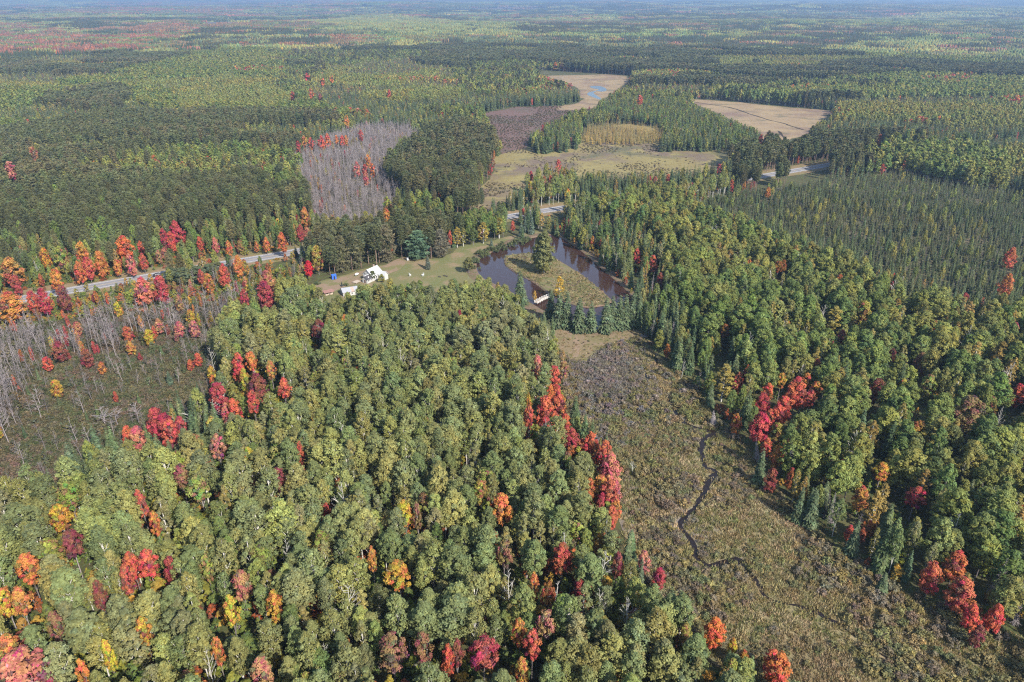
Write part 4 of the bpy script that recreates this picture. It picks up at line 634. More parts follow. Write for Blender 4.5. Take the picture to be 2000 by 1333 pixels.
roof_slab('roof', house, -8.4, -2.2, -2.5, 4.6, -4.5, 2.35, M['roof_white'], swap=False).rotation_euler = (0, 0, math.pi / 2)
gable_walls('wall', house, -8.2, -4.25, -3.3, .3, 2.5, 3.9, M['wall_white'])
r_a = roof_slab('roof', house, -8.6, -4.3, -1.5, 4.1, -3.75, 2.35, M['shingle']); roof_slab('roof', house, -8.6, -4.3, -1.5, 4.1, .75, 2.35, M['shingle'])
box('ridge_cap', r_a, 4.3, .25, .08, M['trim'], (-6.45, -1.5, 4.27))
for x in (-7.4, -6.2, -5.1): window(house, x, -3.32, 1.5, .75, .95, 'x')
for x in (-2.6, -.6): window(house, x, -3.42, 1.7, .9, 1.1, 'x')
for y in (-6.9, -5.2): window(house, .88, y, 1.5, .8, .9, 'y')
window(house, -4.22, 1.6, 3.9, .9, 1.0, 'y')
box('door', house, .08, .95, 2.0, M['door'], (-8.24, -1.5, 1.0))
dish = tube([(-6.9, -3.0, 3.0), (-6.9, -3.05, 3.45)], [.03, .03], 5)
dm = obj('satellite_dish', simple_mesh('satellite_dish', [(-6.9 + .42 * math.cos(a) * r, -3.08 - .12 * r * r + .1, 3.5 + .42 * math.sin(a) * r) for r in (0.02, .5, 1.0) for a in np.arange(12) * math.pi / 6],
    [(i * 12 + k, i * 12 + (k + 1) % 12, (i + 1) * 12 + (k + 1) % 12, (i + 1) * 12 + k) for i in range(2) for k in range(12)], M['whiteplastic']), house)
obj('mast', simple_mesh('mast', dish[0], dish[1], M['steel']), dm)
box('chimney', house, .7, .7, 1.6, M['rust'], (2.6, .9, 6.4))
house.scale = (.82, .82, .82)
deck = tag(empty('deck', (-71.6, 312.2, .08), math.atan2(.86, .51)), 'pale wooden deck of narrow boards at the house porch', 'deck')
for k in range(9): box('board', deck, 3.4, .26, .08, M['wood'], (0, -1.2 + k * .3, .38))
for x in (-1.4, 1.4):
    for y in (-1.1, 1.1): box('post', deck, .12, .12, .34, M['wood'], (x, y, .17))
gar = tag(empty('garage', (-72.0, 298.6, .06), math.atan2(.41, .91)), 'low garage with a pale sheet metal roof in front of the house', 'garage')
gable_walls('wall', gar, -4.0, 4.0, -3.6, 3.6, 2.3, 3.4, M['wall_white'])
ra = roof_slab('roof', gar, -4.3, 4.3, 0, 3.62, -4.0, 2.3, M['roof_rust']); roof_slab('roof', gar, -4.3, 4.3, 0, 3.62, 4.0, 2.3, M['roof_rust'])
roof_slab('rust_sheet', ra, .3, 1.9, 0, 3.64, -4.02, 2.315, M['rust'], t=.15)
box('door', gar, 2.6, .08, 2.0, M['door'], (-1.8, -3.64, 1.0))
for x in (.6, 2.6): window(gar, x, -3.62, 1.4, .8, .8, 'x')
gar.scale = (.85, .8, .8)
ws = tag(empty('wood_shed', (-81.0, 297.2, .06), math.atan2(2.4, 3.5)), 'small open wood shed with a red-brown roof at the yard edge', 'shed')
for x in (-1.9, 0, 1.9):
    for y in (-1.0, 1.0): box('post', ws, .14, .14, 1.6 if y > 0 else 1.3, M['darkwood'], (x, y, .8 if y > 0 else .65))
roof_slab('roof', ws, -2.3, 2.3, 1.3, 1.78, -1.3, 1.38, M['redbrown'], t=.1)
box('back_wall', ws, 3.9, .06, 1.3, M['darkwood'], (0, 1.08, .72))
for k in range(3): box('log_pile', ws, 1.1, 1.5, .55 + .12 * k, M['wood'], (-1.2 + 1.2 * k, 0, .3 + .06 * k), .05)
bl = tag(empty('blue_shelter', (-83.0, 316.6, .10), .5), 'blue fabric shelter standing on the dirt yard', 'shelter')
for x in (-1.0, 1.0): box('side_panel', bl, .06, 1.8, 1.9, M['blue'], (x, 0, 1.05))
for y in (-.9, .9): box('end_panel', bl, 1.94, .06, 1.9, M['blue'], (0, y, 1.05))
roof_slab('roof', bl, -1.1, 1.1, 0, 2.35, -1.0, 1.95, M['blue'], t=.06); roof_slab('roof', bl, -1.1, 1.1, 0, 2.35, 1.0, 1.95, M['blue'], t=.06)
box('door_flap', bl, .7, .03, 1.5, M['glass'], (0, -.95, .85))
for x in (-.95, .95):
    for y in (-.85, .85): box('leg', bl, .08, .08, .3, M['darkwood'], (x, y, .1))
tk = tag(empty('fuel_tank', (-73.2, 321.0, .10), .9), 'white rounded fuel tank on short legs behind the porch', 'tank')
cyl = tube([(-.95, 0, .75), (-.8, 0, .75), (.8, 0, .75), (.95, 0, .75)], [.18, .42, .42, .18], 12)
obj('vessel', simple_mesh('vessel', cyl[0], list(map(tuple, cyl[1])) + [tuple(range(11, -1, -1)), tuple(range(36, 48))], M['whiteplastic'], smooth=True), tk)
for x in (-.6, .6): box('leg', tk, .12, .6, .4, M['steel'], (x, 0, .2))
box('valve_cover', tk, .3, .3, .16, M['whiteplastic'], (0, 0, 1.22))
def lawn_chair(x, y, rz, label):
    c = tag(empty('lawn_chair', (x, y, .08), rz), label, 'chair', 'white chairs on the lawn')
    box('seat', c, .62, .58, .06, M['whiteplastic'], (0, 0, .4)); b = box('backrest', c, .62, .07, .75, M['whiteplastic'], (0, .3, .78))
    for s in (-.28, .28):
        for t in (-.24, .24): box('leg', c, .06, .06, .4, M['whiteplastic'], (s, t, .2))
        box('armrest', c, .09, .6, .05, M['whiteplastic'], (s * 1.1, 0, .62))
    c.scale = (1.35, 1.35, 1.35)
lawn_chair(-51.8, 342.1, .4, 'white chair at the foot of the broad white pine')
lawn_chair(-48.0, 320.4, 2.2, 'white lawn chair closest to the house on open grass')
lawn_chair(-42.0, 320.4, -.8, 'white lawn chair on open grass near the two dark benches')
def bench(x, y, L, rz, label):
    b = tag(empty('bench', (x, y, .08), rz), label, 'bench', 'dark benches on the lawn')
    for k in range(3): box('plank', b, L, .17, .05, M['darkwood'], (0, -.2 + .2 * k, .43))
    for s in (-1, 1): box('leg', b, .08, .5, .4, M['darkwood'], (s * L * .42, 0, .2))
bench(-33.9, 319.0, 1.3, -.5, 'short dark plank bench on the lawn before the pond'); bench(-31.2, 319.9, 2.5, -.6, 'long dark plank bench on the lawn before the pond')
ba, bb = Vector((10.2, 285.9, 0)), Vector((16.9, 293.9, 0)); bd = bb - ba; BL = bd.length
br = tag(empty('footbridge', ((ba + bb) / 2)[:], math.atan2(bd.y, bd.x)), 'white wooden footbridge with railings across the pond channel', 'footbridge')
for k in range(26): box('plank', br, BL / 26 - .03, 1.7, .06, M['wood'], (-BL / 2 + (k + .5) * BL / 26, 0, .78 + .25 * math.cos((k - 12.5) / 26 * math.pi)))
for s in (-.9, .9):
    for z in (1.25, 1.75):
        t = tube([(-BL / 2 + i * BL / 8, s, z - .28 + .28 * math.cos((i - 4) / 8 * math.pi)) for i in range(9)], [.05] * 9, 4); obj('rail', simple_mesh('rail', t[0], t[1], M['trim']), br)
    for i in range(7): box('post', br, .1, .1, 1.3, M['trim'], (-BL / 2 + .2 + i * (BL - .4) / 6, s, 1.15 + .22 * math.cos((i - 3) / 6 * math.pi)))
for s in (-.6, .6): box('beam', br, BL, .16, .22, M['darkwood'], (0, s, .60))
cx_, cy__ = -165.0, 322.0
i_ = int(np.argmin([math.hypot(p[0] - cx_, p[1] - cy__) for p in ROADL])); rd = Vector((ROADL[i_ + 1][0] - ROADL[i_ - 1][0], ROADL[i_ + 1][1] - ROADL[i_ - 1][1], 0)).normalized(); rn = Vector((-rd.y, rd.x, 0))
cp = Vector((ROADL[i_][0], ROADL[i_][1], .19)) - rn * 1.7
car = tag(empty('car', cp[:], math.atan2(rd.y, rd.x)), 'dark car on the road beside the round grey-green willows', 'car')
prof = [(-2.2, .35), (-2.25, .75), (-2.1, .95), (-1.5, 1.0), (-1.0, 1.42), (.45, 1.45), (1.15, 1.0), (2.0, .85), (2.2, .62), (2.2, .35)]
V = [(x, s * (.88 if z < 1.1 else .70), z) for s in (-1, 1) for x, z in prof]; n = len(prof)
obj('body', simple_mesh('body', V, [(k, (k + 1) % n, n + (k + 1) % n, n + k) for k in range(n)] + [tuple(range(n - 1, -1, -1)), tuple(range(n, 2 * n))], M['carpaint']), car)
def quad(name, par, pts, mat): return obj(name, simple_mesh(name, pts, [tuple(range(len(pts)))], mat), par)
for s in (-1, 1):
    quad('side_window', car, [(-1.3, s * .86, 1.04), (-.95, s * .735, 1.36), (.40, s * .735, 1.38), (.95, s * .86, 1.04)], M['glass'])
    for x in (-1.35, 1.35):
        wv = tube([(x, s * .68, .34), (x, s * .92, .34)], [.34, .34], 14); wo_ = obj('wheel', simple_mesh('wheel', wv[0], list(map(tuple, wv[1])) + [tuple(range(13, -1, -1)), tuple(range(14, 28))], M['tyre']), car)
        rv = tube([(x, s * .80, .34), (x, s * .935, .34)], [.2, .2], 10); obj('rim', simple_mesh('rim', rv[0], list(map(tuple, rv[1])) + [tuple(range(10, 20)), tuple(range(9, -1, -1))], M['steel']), wo_)
    box('headlight', car, .06, .34, .14, M['whiteplastic'], (2.2, s * .6, .68)); box('tail_light', car, .06, .3, .14, M['rust'], (-2.25, s * .62, .78))
quad('windscreen', car, [(.50, -.66, 1.44), (1.18, -.78, 1.03), (1.18, .78, 1.03), (.50, .66, 1.44)], M['glass']); quad('rear_window', car, [(-1.04, -.66, 1.42), (-1.48, -.78, 1.05), (-1.48, .78, 1.05), (-1.04, .66, 1.42)], M['glass'])


# ------------------------------------------------------------------ the woods: where every tree stands
PAL = {
 'aspen': [(.168, .182, .068), (.148, .170, .068), (.190, .196, .068), (.134, .160, .066), (.212, .202, .068), (.168, .174, .080)],
 'birch': [(.168, .166, .070), (.19, .172, .062), (.150, .160, .078)],
 'hardwood': [(.126, .166, .048), (.150, .182, .052), (.114, .156, .050), (.190, .200, .054), (.162, .182, .054)],
 'pale': [(.195, .208, .068), (.172, .196, .064), (.225, .210, .062)],
 'gold': [(.22, .185, .055), (.19, .175, .055), (.25, .175, .055)],
 'fall': [(.36, .085, .055), (.38, .16, .05), (.36, .11, .05), (.34, .13, .095), (.36, .25, .05), (.28, .055, .058), (.21, .12, .05)],
 'pine': [(.084, .092, .042), (.094, .098, .043), (.078, .088, .042), (.106, .098, .046)],
 'spruce': [(.072, .096, .046), (.080, .102, .048), (.064, .090, .045), (.090, .108, .048)],
 'thin_spruce': [(.070, .088, .042), (.080, .094, .044), (.092, .098, .048)],
 'tamarack': [(.34, .25, .075), (.30, .22, .07), (.25, .20, .07)],
 'grey': [(1, 1, 1)],
 'meadowshrub': [(.165, .150, .066), (.188, .158, .080), (.145, .146, .068), (.172, .140, .094), (.22, .182, .080), (.155, .126, .086)],
 'bogshrub': [(.102, .100, .050), (.128, .110, .064), (.088, .096, .046), (.140, .108, .072)],
 'brownshrub': [(.11, .080, .062), (.10, .085, .05), (.095, .085, .045)],
 'sedge': [(.29, .225, .12), (.24, .20, .095), (.19, .18, .075), (.32, .255, .145), (.25, .19, .11)],
 'understory': [(.15, .18, .04), (.21, .20, .04), (.11, .145, .04), (.32, .20, .045), (.26, .09, .04), (.125, .145, .045)],
}
# zone -> (spacing, [(weight, kind, palette, height lo, hi, width factor)])
ZT = {
 'aspen': (4.15, [(.72, 'aspen', 'aspen', 11, 18, 1.02), (.11, 'birch', 'birch', 10, 17, 1.0), (.07, 'hardwood', 'hardwood', 10, 15, .85), (.03, 'maple', 'gold', 11, 14, .8), (.02, 'maple', 'fall', 9, 12, .6), (.04, 'dead_birch', 'grey', 10, 16, .9)]),
 'righthw': (5.0, [(.52, 'hardwood', 'hardwood', 11, 17, 1.02), (.22, 'hardwood', 'pale', 10, 16, .95), (.13, 'birch', 'gold', 12, 15, 1.05), (.06, 'spruce', 'spruce', 12, 16, .95), (.03, 'maple', 'fall', 9, 12, .7), (.03, 'dead_birch', 'grey', 11, 14, .9)]),
 'rightmix': (3.6, [(.52, 'spruce', 'spruce', 8, 15, 1.0), (.20, 'hardwood', 'hardwood', 9, 13, .8), (.11, 'birch', 'gold', 9, 13, .8), (.05, 'aspen', 'aspen', 10, 14, .7), (.05, 'dead_spruce', 'grey', 8, 12, 1.0), (.03, 'maple', 'fall', 6, 9, .6), (.04, 'bare_tree', 'grey', 8, 11, 1)]),
 'sprucebog': (2.35, [(.86, 'thin_spruce', 'thin_spruce', 2.6, 6.6, 1.05), (.06, 'bare_tree', 'grey', 3, 6, .6), (.05, 'spruce', 'spruce', 5, 9, .85), (.03, 'hardwood', 'pale', 6, 9, .7)]),
 'snag': (2.8, [(.70, 'bare_tree', 'grey', 6, 13, 1.1), (.07, 'maple', 'fall', 3.5, 7, .5), (.17, 'sapling', 'bogshrub', 2.5, 5, 1.3)]),
 'bog': (5.2, [(.40, 'bare_tree', 'grey', 5, 10, 1.0), (.05, 'maple', 'fall', 3, 5, .7), (.1, 'spruce', 'spruce', 4, 6, 1.0), (.2, 'sapling', 'bogshrub', 2.5, 4, 1.3)]),
 'swamp': (2.6, [(.93, 'bare_tree', 'grey', 7, 12, 1.0), (.03, 'maple', 'fall', 5, 8, .5), (.04, 'birch', 'gold', 7, 10, .6)]),
 'roadside': (4.6, [(.30, 'bare_tree', 'grey', 7, 10, 1.0), (.25, 'maple', 'fall', 4, 7, .6), (.30, 'sapling', 'understory', 3, 6, 1.3), (.15, 'birch', 'gold', 6, 9, .8)]),
 'roadmix': (4.0, [(.10, 'maple', 'fall', 5, 9, .75), (.34, 'hardwood', 'hardwood', 8, 13, .75), (.16, 'pine', 'pine', 12, 18, .8), (.14, 'spruce', 'spruce', 5, 11, 1.0), (.12, 'birch', 'gold', 8, 13, .8), (.14, 'aspen', 'aspen', 9, 15, .8)]),
 'mixpine': (4.2, [(.74, 'pine', 'pine', 14, 19, 1.0), (.10, 'hardwood', 'hardwood', 12, 16, .8), (.08, 'spruce', 'spruce', 9, 14, .9), (.04, 'birch', 'gold', 10, 14, .8), (.03, 'maple', 'fall', 8, 12, .7)]),
 'bigpine': (4.4, [(.80, 'pine', 'pine', 14, 20, 1.05), (.10, 'spruce', 'spruce', 10, 14, .9), (.06, 'hardwood', 'hardwood', 10, 14, .7), (.02, 'maple', 'fall', 7, 10, .6), (.02, 'dead_birch', 'grey', 11, 15, .8)]),
 'pine': (4.3, [(.93, 'pine', 'pine', 15, 19, 1.0), (.04, 'hardwood', 'hardwood', 12, 15, .8), (.02, 'maple', 'fall', 8, 12, .7)]),
 'redpinerow': (3.7, [(.97, 'pine', 'pine', 15, 18, .95), (.03, 'maple', 'fall', 6, 9, .5)]),
 'spruce': (3.6, [(.83, 'spruce', 'spruce', 9, 14, .95), (.05, 'birch', 'gold', 9, 12, .8), (.08, 'hardwood', 'pale', 10, 13, .7), (.03, 'maple', 'fall', 7, 10, .6)]),
 'islandspruce': (3.7, [(.62, 'spruce', 'spruce', 9, 14, 1.0), (.25, 'hardwood', 'hardwood', 10, 13, .7), (.06, 'birch', 'gold', 9, 12, .8), (.05, 'maple', 'fall', 6, 9, .6)]),
 'hardwood': (5.2, [(.62, 'hardwood', 'hardwood', 13, 17, 1.0), (.26, 'hardwood', 'pale', 12, 16, .95), (.06, 'spruce', 'spruce', 10, 14, 1.0), (.03, 'maple', 'fall', 9, 12, .8)]),
 'hillhw': (5.0, [(.6, 'hardwood', 'hardwood', 12, 17, .95), (.28, 'hardwood', 'pale', 12, 16, .9), (.06, 'spruce', 'spruce', 10, 14, .9), (.04, 'maple', 'fall', 8, 11, .7)]),
 'palehw': (4.6, [(.9, 'hardwood', 'pale', 10, 14, .85), (.05, 'hardwood', 'hardwood', 11, 14, .9), (.05, 'birch', 'gold', 9, 13, .9)]),
 'mixhw': (4.6, [(.44, 'hardwood', 'hardwood', 10, 15, .85), (.16, 'hardwood', 'pale', 10, 14, .85), (.12, 'birch', 'gold', 9, 13, .9), (.12, 'spruce', 'spruce', 8, 13, .9), (.09, 'maple', 'fall', 7, 11, .8), (.07, 'pine', 'pine', 13, 18, .9)]),
 'meadowhw': (4.4, [(.5, 'aspen', 'pale', 10, 15, .85), (.2, 'birch', 'gold', 8, 12, .9), (.18, 'spruce', 'spruce', 7, 12, 1.0), (.07, 'maple', 'fall', 6, 10, .7)]),
 'orangehw': (5.0, [(.40, 'maple', 'fall', 10, 14, .9), (.35, 'hardwood', 'pale', 12, 15, .95), (.2, 'hardwood', 'hardwood', 12, 15, .95)]),
 'tamarack': (3.4, [(.92, 'tamarack', 'tamarack', 6, 12, 1.1)]),
}
OPEN = {'lawn', 'berm', 'island', 'pond', 'meadow', 'tan', 'ochre', 'brownbog'}
ZN = list(ZT) + sorted(OPEN); ZI = {z: i for i, z in enumerate(ZN)}
DEFAULTS = ['hardwood', 'palehw', 'mixhw', 'pine', 'spruce', 'orangehw', 'swamp', 'tan', 'pine', 'hardwood', 'mixhw', 'spruce']
def zone_of(x, y):
    d = np.hypot(x, y)
    # unnamed stands: cells of wood stretched across the view, larger far away
    z = np.zeros(len(x), int); best = np.full(len(x), 1e18); wx = x + (fbm(x / 160, y / 160, 31) - .5) * 170; wy = y + (fbm(x / 160, y / 160, 41) - .5) * 170
    sx, sy = np.where(d > 3000, 900., 380.), np.where(d > 3000, 520., 230.)
    cx, cy_ = np.floor(wx / sx), np.floor(wy / sy)
    pick = np.zeros(len(x))
    for i in (-1, 0, 1):
        for j in (-1, 0, 1):
            gx, gy = cx + i, cy_ + j; qx = (gx + hash2(gx, gy, 1)) * sx; qy = (gy + hash2(gx, gy, 2)) * sy
            dd = ((wx - qx) / sx) ** 2 + ((wy - qy) / sy) ** 2; m = dd < best; best[m] = dd[m]; pick[m] = hash2(gx, gy, 3)[m]
    cum = np.cumsum([.14, .08, .12, .17, .13, .04, .04, .03, .11, .07, .04, .03]); k = np.minimum(np.searchsorted(cum, pick), len(DEFAULTS) - 1)
    z = np.array([ZI[q] for q in DEFAULTS])[k]
    z[(d < 900) & (z == ZI['tan'])] = ZI['hardwood']
    o = (x < -.1 * y) & (d > 1800) & (vnoise(x / 500, y / 260, 77) > .66); z[o] = ZI['orangehw']
    jx = (fbm(x / 14, y / 14, 51, 2) - .5) * 9; jy = (fbm(x / 14, y / 14, 61, 2) - .5) * 9
    far = np.clip(d / 500, .35, 3)
    for nm, p in ZONES:
        soft = nm not in OPEN
        z[pip(x + jx * far * soft, y + jy * far * soft, p)] = ZI[nm]
    n1, n2 = fbm(x / 230, y / 130, 71, 2), fbm(x / 200, y / 110, 81, 2)
    big = np.isin(z, [ZI[q] for q in ('pine', 'spruce', 'hardwood', 'mixpine')]) & (y > 420)
    z[big & (n1 > .64)] = ZI['palehw']; z[big & (n1 < .33)] = ZI['mixhw']; z[big & (n2 > .68) & (y > 600)] = ZI['spruce']; z[big & (n2 < .27) & (y > 700)] = ZI['orangehw']
    return z
def scatter(sp, y0, y1, seed, wide=.80):
    g = np.random.default_rng(seed); nx, ny = int((y1 * wide * 2 + 120) / sp), int((y1 - y0) / (sp * .87))
    ix, iy = np.meshgrid(np.arange(nx), np.arange(ny)); ix = ix.ravel(); iy = iy.ravel()
    x = (ix + .5 * (iy % 2)) * sp - (y1 * wide + 60) + g.uniform(-.46, .46, len(ix)) * sp; y = y0 + iy * sp * .87 + g.uniform(-.46, .46, len(ix)) * sp
    m = np.abs(x) < y * wide + 40
    return x[m], y[m], g
TREES = {}     # kind -> list of arrays (x, y, z, h, wf, tint(3), rot, lodproto)
def put(kind, x, y, h, wf, tint, rot, special=None):
    TREES.setdefault(kind, []).append((x, y, h, wf, tint, rot))
SINGLE_FAR = 1750.0
spx = np.array([s[0] for s in SPECIAL]); spy = np.array([s[1] for s in SPECIAL]); sph = np.array([s[2] for s in SPECIAL]); spw = np.array([s[3] for s in SPECIAL])
spX, spY, spF = in_view(spx, spy, sph * .66)
# features that must stay in sight: (x, y, z, clear radius in metres)
KEEP = [(-66, 316, 5.5, 5.0), (-62, 318, 5, 4.0), (-70, 313, 2, 2.5), (-74, 298, 3.2, 1.6), (-71.5, 299, 3.2, 1.2), (-83, 316, 1.2, 2.5), (-80, 297, 1.6, 1.5), (13, 290, 1.2, 3.0), (16, 323, 8, 5.5), (20.5, 291, 5, 2.2), (10, 288, 3, 1.6), (-165, 321, 1, 1.6)]
def road_keep():
    L = ROADL; S = []
    for (ax, ay), (bx, by) in zip(L[:-1], L[1:]):
        n = max(1, int(math.hypot(bx - ax, by - ay) / 4))
        for k in range(n): S.append((ax + (bx - ax) * k / n, ay + (by - ay) * k / n))
    S = np.array(S); X, Y, _ = in_view(S[:, 0], S[:, 1], 0.)
    m = ((X > 0) & (X < 305)) | ((X > 460) & (X < 578)) | ((X > 990) & (X < 1012)) | ((X > 1062) & (X < 1095)) | ((X > 1488) & (X < 1512)) | ((X > 1552) & (X < 1625))
    return S[m]
RK = road_keep()
KEEP += [(p[0], p[1], .5, 2.4) for p in RK]
KX, KY, KF = in_view(np.array([k[0] for k in KEEP]), np.array([k[1] for k in KEEP]), np.array([k[2] for k in KEEP])); KR = np.array([k[3] for k in KEEP]) * 1413 / KF
KD = np.array([math.hypot(k[0], k[1]) for k in KEEP])
def free_mask(x, y, h, w, nk=None):
    """false where a tree would stand in a named tree, or hide one, or hide the house, the bridge, open ground or the open road"""
    ok = np.ones(len(x), bool); d = np.hypot(x, y)
    X, Y, f = in_view(x, y, h * .66); X2, Y2, f2 = in_view(x, y, h * .97); Y3 = in_view(x, y, h * .25)[1]
    r = w * .5 * 1413 / f
    for i in range(len(spx)):
        c = np.where(np.abs(X - spX[i]) < 140)[0]
        if not len(c): continue
        dd = np.hypot(x[c] - spx[i], y[c] - spy[i]); bad = dd < (spw[i] + w[c]) * .36
        near = d[c] < math.hypot(spx[i], spy[i]) - .5; rs = spw[i] * .5 * 1413 / spF[i]
        for (A, B) in ((X, Y), (X2, Y2)): bad |= near & (np.hypot(A[c] - spX[i], B[c] - spY[i]) < rs * .62 + r[c] * .55)
        ok[c[bad]] = False
    for i in range(len(KX)):
        c = np.where(np.abs(X - KX[i]) < KR[i] + r * .8)[0]
        if len(c): ok[c[(d[c] < KD[i]) & (Y2[c] < KY[i] + KR[i]) & (Y3[c] > KY[i] - KR[i])]] = False
    for fr in () if nk is not None else (.2, .45, .7, .93):      # where the sight line past the tree meets the ground
        k = CAM_H / (CAM_H - h * fr)
        for p in OPEN_SIGHT: ok &= ~pip(x * k, y * k, p)
    return ok
for sp in sorted({v[0] for v in ZT.values()}):
    zs = [ZI[z] for z, v in ZT.items() if v[0] == sp]
    x, y, g = scatter(sp, 62., SINGLE_FAR + 20, int(sp * 100))
    zo = zone_of(x, y); m = np.isin(zo, zs) & (np.hypot(x, y) < SINGLE_FAR); m &= dist_line(x, y, ROADL) > 8.5
    dp = np.zeros(len(x), bool); mm = np.where(m)[0]
    X, Y, f = in_view(x[mm], y[mm], 8.); keep = (X > -160) & (X < 2160) & (Y < 1560); mm = mm[keep]
    x, y, zo = x[mm], y[mm], zo[mm]
    gap = np.isin(zo, [ZI[q] for q in ('sprucebog', 'snag', 'swamp', 'rightmix')]) & (fbm(x / 22, y / 22, 23, 3) < .36)
    gap &= g.random(len(x)) < np.where(zo == ZI['sprucebog'], .3, .5); x, y, zo = x[~gap], y[~gap], zo[~gap]
    u = g.random(len(x))
    for z in zs:
        rows = ZT[ZN[z]][1]; sel = zo == z; cum = np.cumsum([r[0] for r in rows]); kk = np.searchsorted(cum, u)
        for r_i, r in enumerate(rows):
            s = sel & (kk == r_i); n = s.sum()
            if not n: continue
            h = g.uniform(r[3], r[4], n) * (.92 + .16 * vnoise(x[s] / 30, y[s] / 30, 5)); wf = r[5] * g.uniform(.78, 1.30, n)
            pal = np.array(PAL[r[2]]); ci = (np.clip(fbm(x[s] / 45, y[s] / 45, 13, 2) * 1.6 - .3 + g.normal(0, .22, n), 0, .999) * len(pal)).astype(int)
            if r[2] in ('fall', 'understory'): ci = g.integers(0, len(pal), n)
            tint = pal[ci] * np.exp(g.normal(0, 1, (n, 1)) * np.where(np.hypot(x[s], y[s]) > 800, .07, .13)[:, None]) * np.exp(g.normal(0, .04, (n, 3)))
            w = KIND[r[1]]['w'] * wf * h / KIND[r[1]]['h']
            ok = np.ones(n, bool); nearm = np.hypot(x[s], y[s]) < 1250
            if nearm.any(): ok[nearm] = free_mask(x[s][nearm], y[s][nearm], h[nearm], w[nearm], 0 if ZN[z] in ('swamp', 'tamarack') else None)
            put(r[1], x[s][ok], y[s][ok], h[ok], wf[ok], tint[ok], g.random(ok.sum()) * 6.283)
# shrubs, saplings and sedge tufts
def cover(kind, zone_names, sp, pal, hlo, hhi, wf, seed, y1=700., dens=None, avoid_brook=1.6, prob=1.0):
    x, y, g = scatter(sp, 62., y1, seed); zo = zone_of(x, y); m = np.isin(zo, [ZI[z] for z in zone_names])
    X, Y, f = in_view(x, y, 0.); m &= (X > -120) & (X < 2120) & (Y < 1480) & (dist_line(x, y, ROADL) > 6.0)
    x, y = x[m], y[m]
    b = np.minimum.reduce([dist_line(x, y, q) for q in BROOKL]); m = (b > avoid_brook * np.interp(y, [100, 122, 135, 190, 205, 240], [.30, .40, 1., 1., .6, .5])) & (g.random(len(x)) < prob)
    m &= ~(pip(x, y, POND) & ~pip(x, y, ISLAND))
    if dens is not None: m &= fbm(x / dens[0], y / dens[0], seed, 3) > dens[1] + g.normal(0, .05, len(x))
    x, y = x[m], y[m]; n = len(x); p = np.array(PAL[pal])
    ci = (np.clip(fbm(x / 20, y / 20, seed + 3, 3) * 2.0 - .5 + g.normal(0, .13, n), 0, .999) * len(p)).astype(int)
    if pal == 'understory': ci = g.integers(0, len(p), n)
    tt = p[ci]
    if pal in ('meadowshrub', 'sedge') and 'meadow' in zone_names:      # the grey-mauve leatherleaf patch at the meadow head, the dry tan margin along the maples
        lv = np.exp(-(((x - 33) / 14) ** 2 + ((y - 224) / 26) ** 2)) > g.random(n) * .8; tt[lv] = np.array([.178, .152, .130]) * g.uniform(.8, 1.15, (lv.sum(), 1))
        dr = (x < 24 + (y - 130) * -.02 + g.normal(0, 3, n)) & (y > 140); tt[dr & ~lv] = np.array([.21, .165, .085]) * g.uniform(.8, 1.15, ((dr & ~lv).sum(), 1))
    p = tt; ci = slice(None)
    h = g.uniform(hlo, hhi, n); put(kind, x, y, h, wf * g.uniform(.7, 1.35, n), p[ci] * np.exp(g.normal(0, .1, (n, 1))) * np.exp(g.normal(0, .05, (n, 3))), g.random(n) * 6.283)
cover('shrub', ['meadow'], 1.7, 'meadowshrub', .6, 1.6, 1.05, 301, 330., (13., .45), 1.5)
cover('shrub', ['meadow'], 2.6, 'meadowshrub', 1.3, 2.4, .95, 302, 330., (20., .48), 1.5)
cover('tuft', ['meadow'], 1.15, 'sedge', .35, .8, 1.0, 303, 330., None, .95)
cover('shrub', ['berm'], 3.0, 'meadowshrub', .4, .9, .8, 313, 330., (10., .5))
cover('tuft', ['berm'], 1.7, 'sedge', .25, .5, 1.0, 314, 330., (8., .45))
cover('shrub', ['bog'], 1.5, 'bogshrub', .8, 1.7, 1.0, 304, 420., None)
cover('shrub', ['snag'], 2.0, 'bogshrub', .8, 1.6, 1.1, 305, 460., None)
cover('shrub', ['swamp', 'brownbog'], 3.0, 'brownshrub', .5, 1.0, 1.3, 306, 900., (60., .45))
cover('shrub', ['ochre'], 2.6, 'brownshrub', .4, .9, 1.2, 307, 800., (35., .50))
cover('shrub', ['island'], 1.9, 'meadowshrub', .35, .9, .9, 308, 400., (9., .45))
cover('tuft', ['island'], 1.3, 'sedge', .3, .55, 1.0, 309, 400., (9., .40))
cover('sapling', ['aspen'], 3.2, 'understory', 2.5, 7, 1.3, 310, 300., None, prob=.9)
cover('sapling', ['rightmix', 'righthw', 'roadmix', 'roadside'], 4.4, 'understory', 2, 5, 1.2, 311, 420., None, prob=.6)
cover('shrub', ['roadside', 'roadmix'], 2.2, 'understory', .8, 1.6, 1.1, 312, 460., (25., .45))
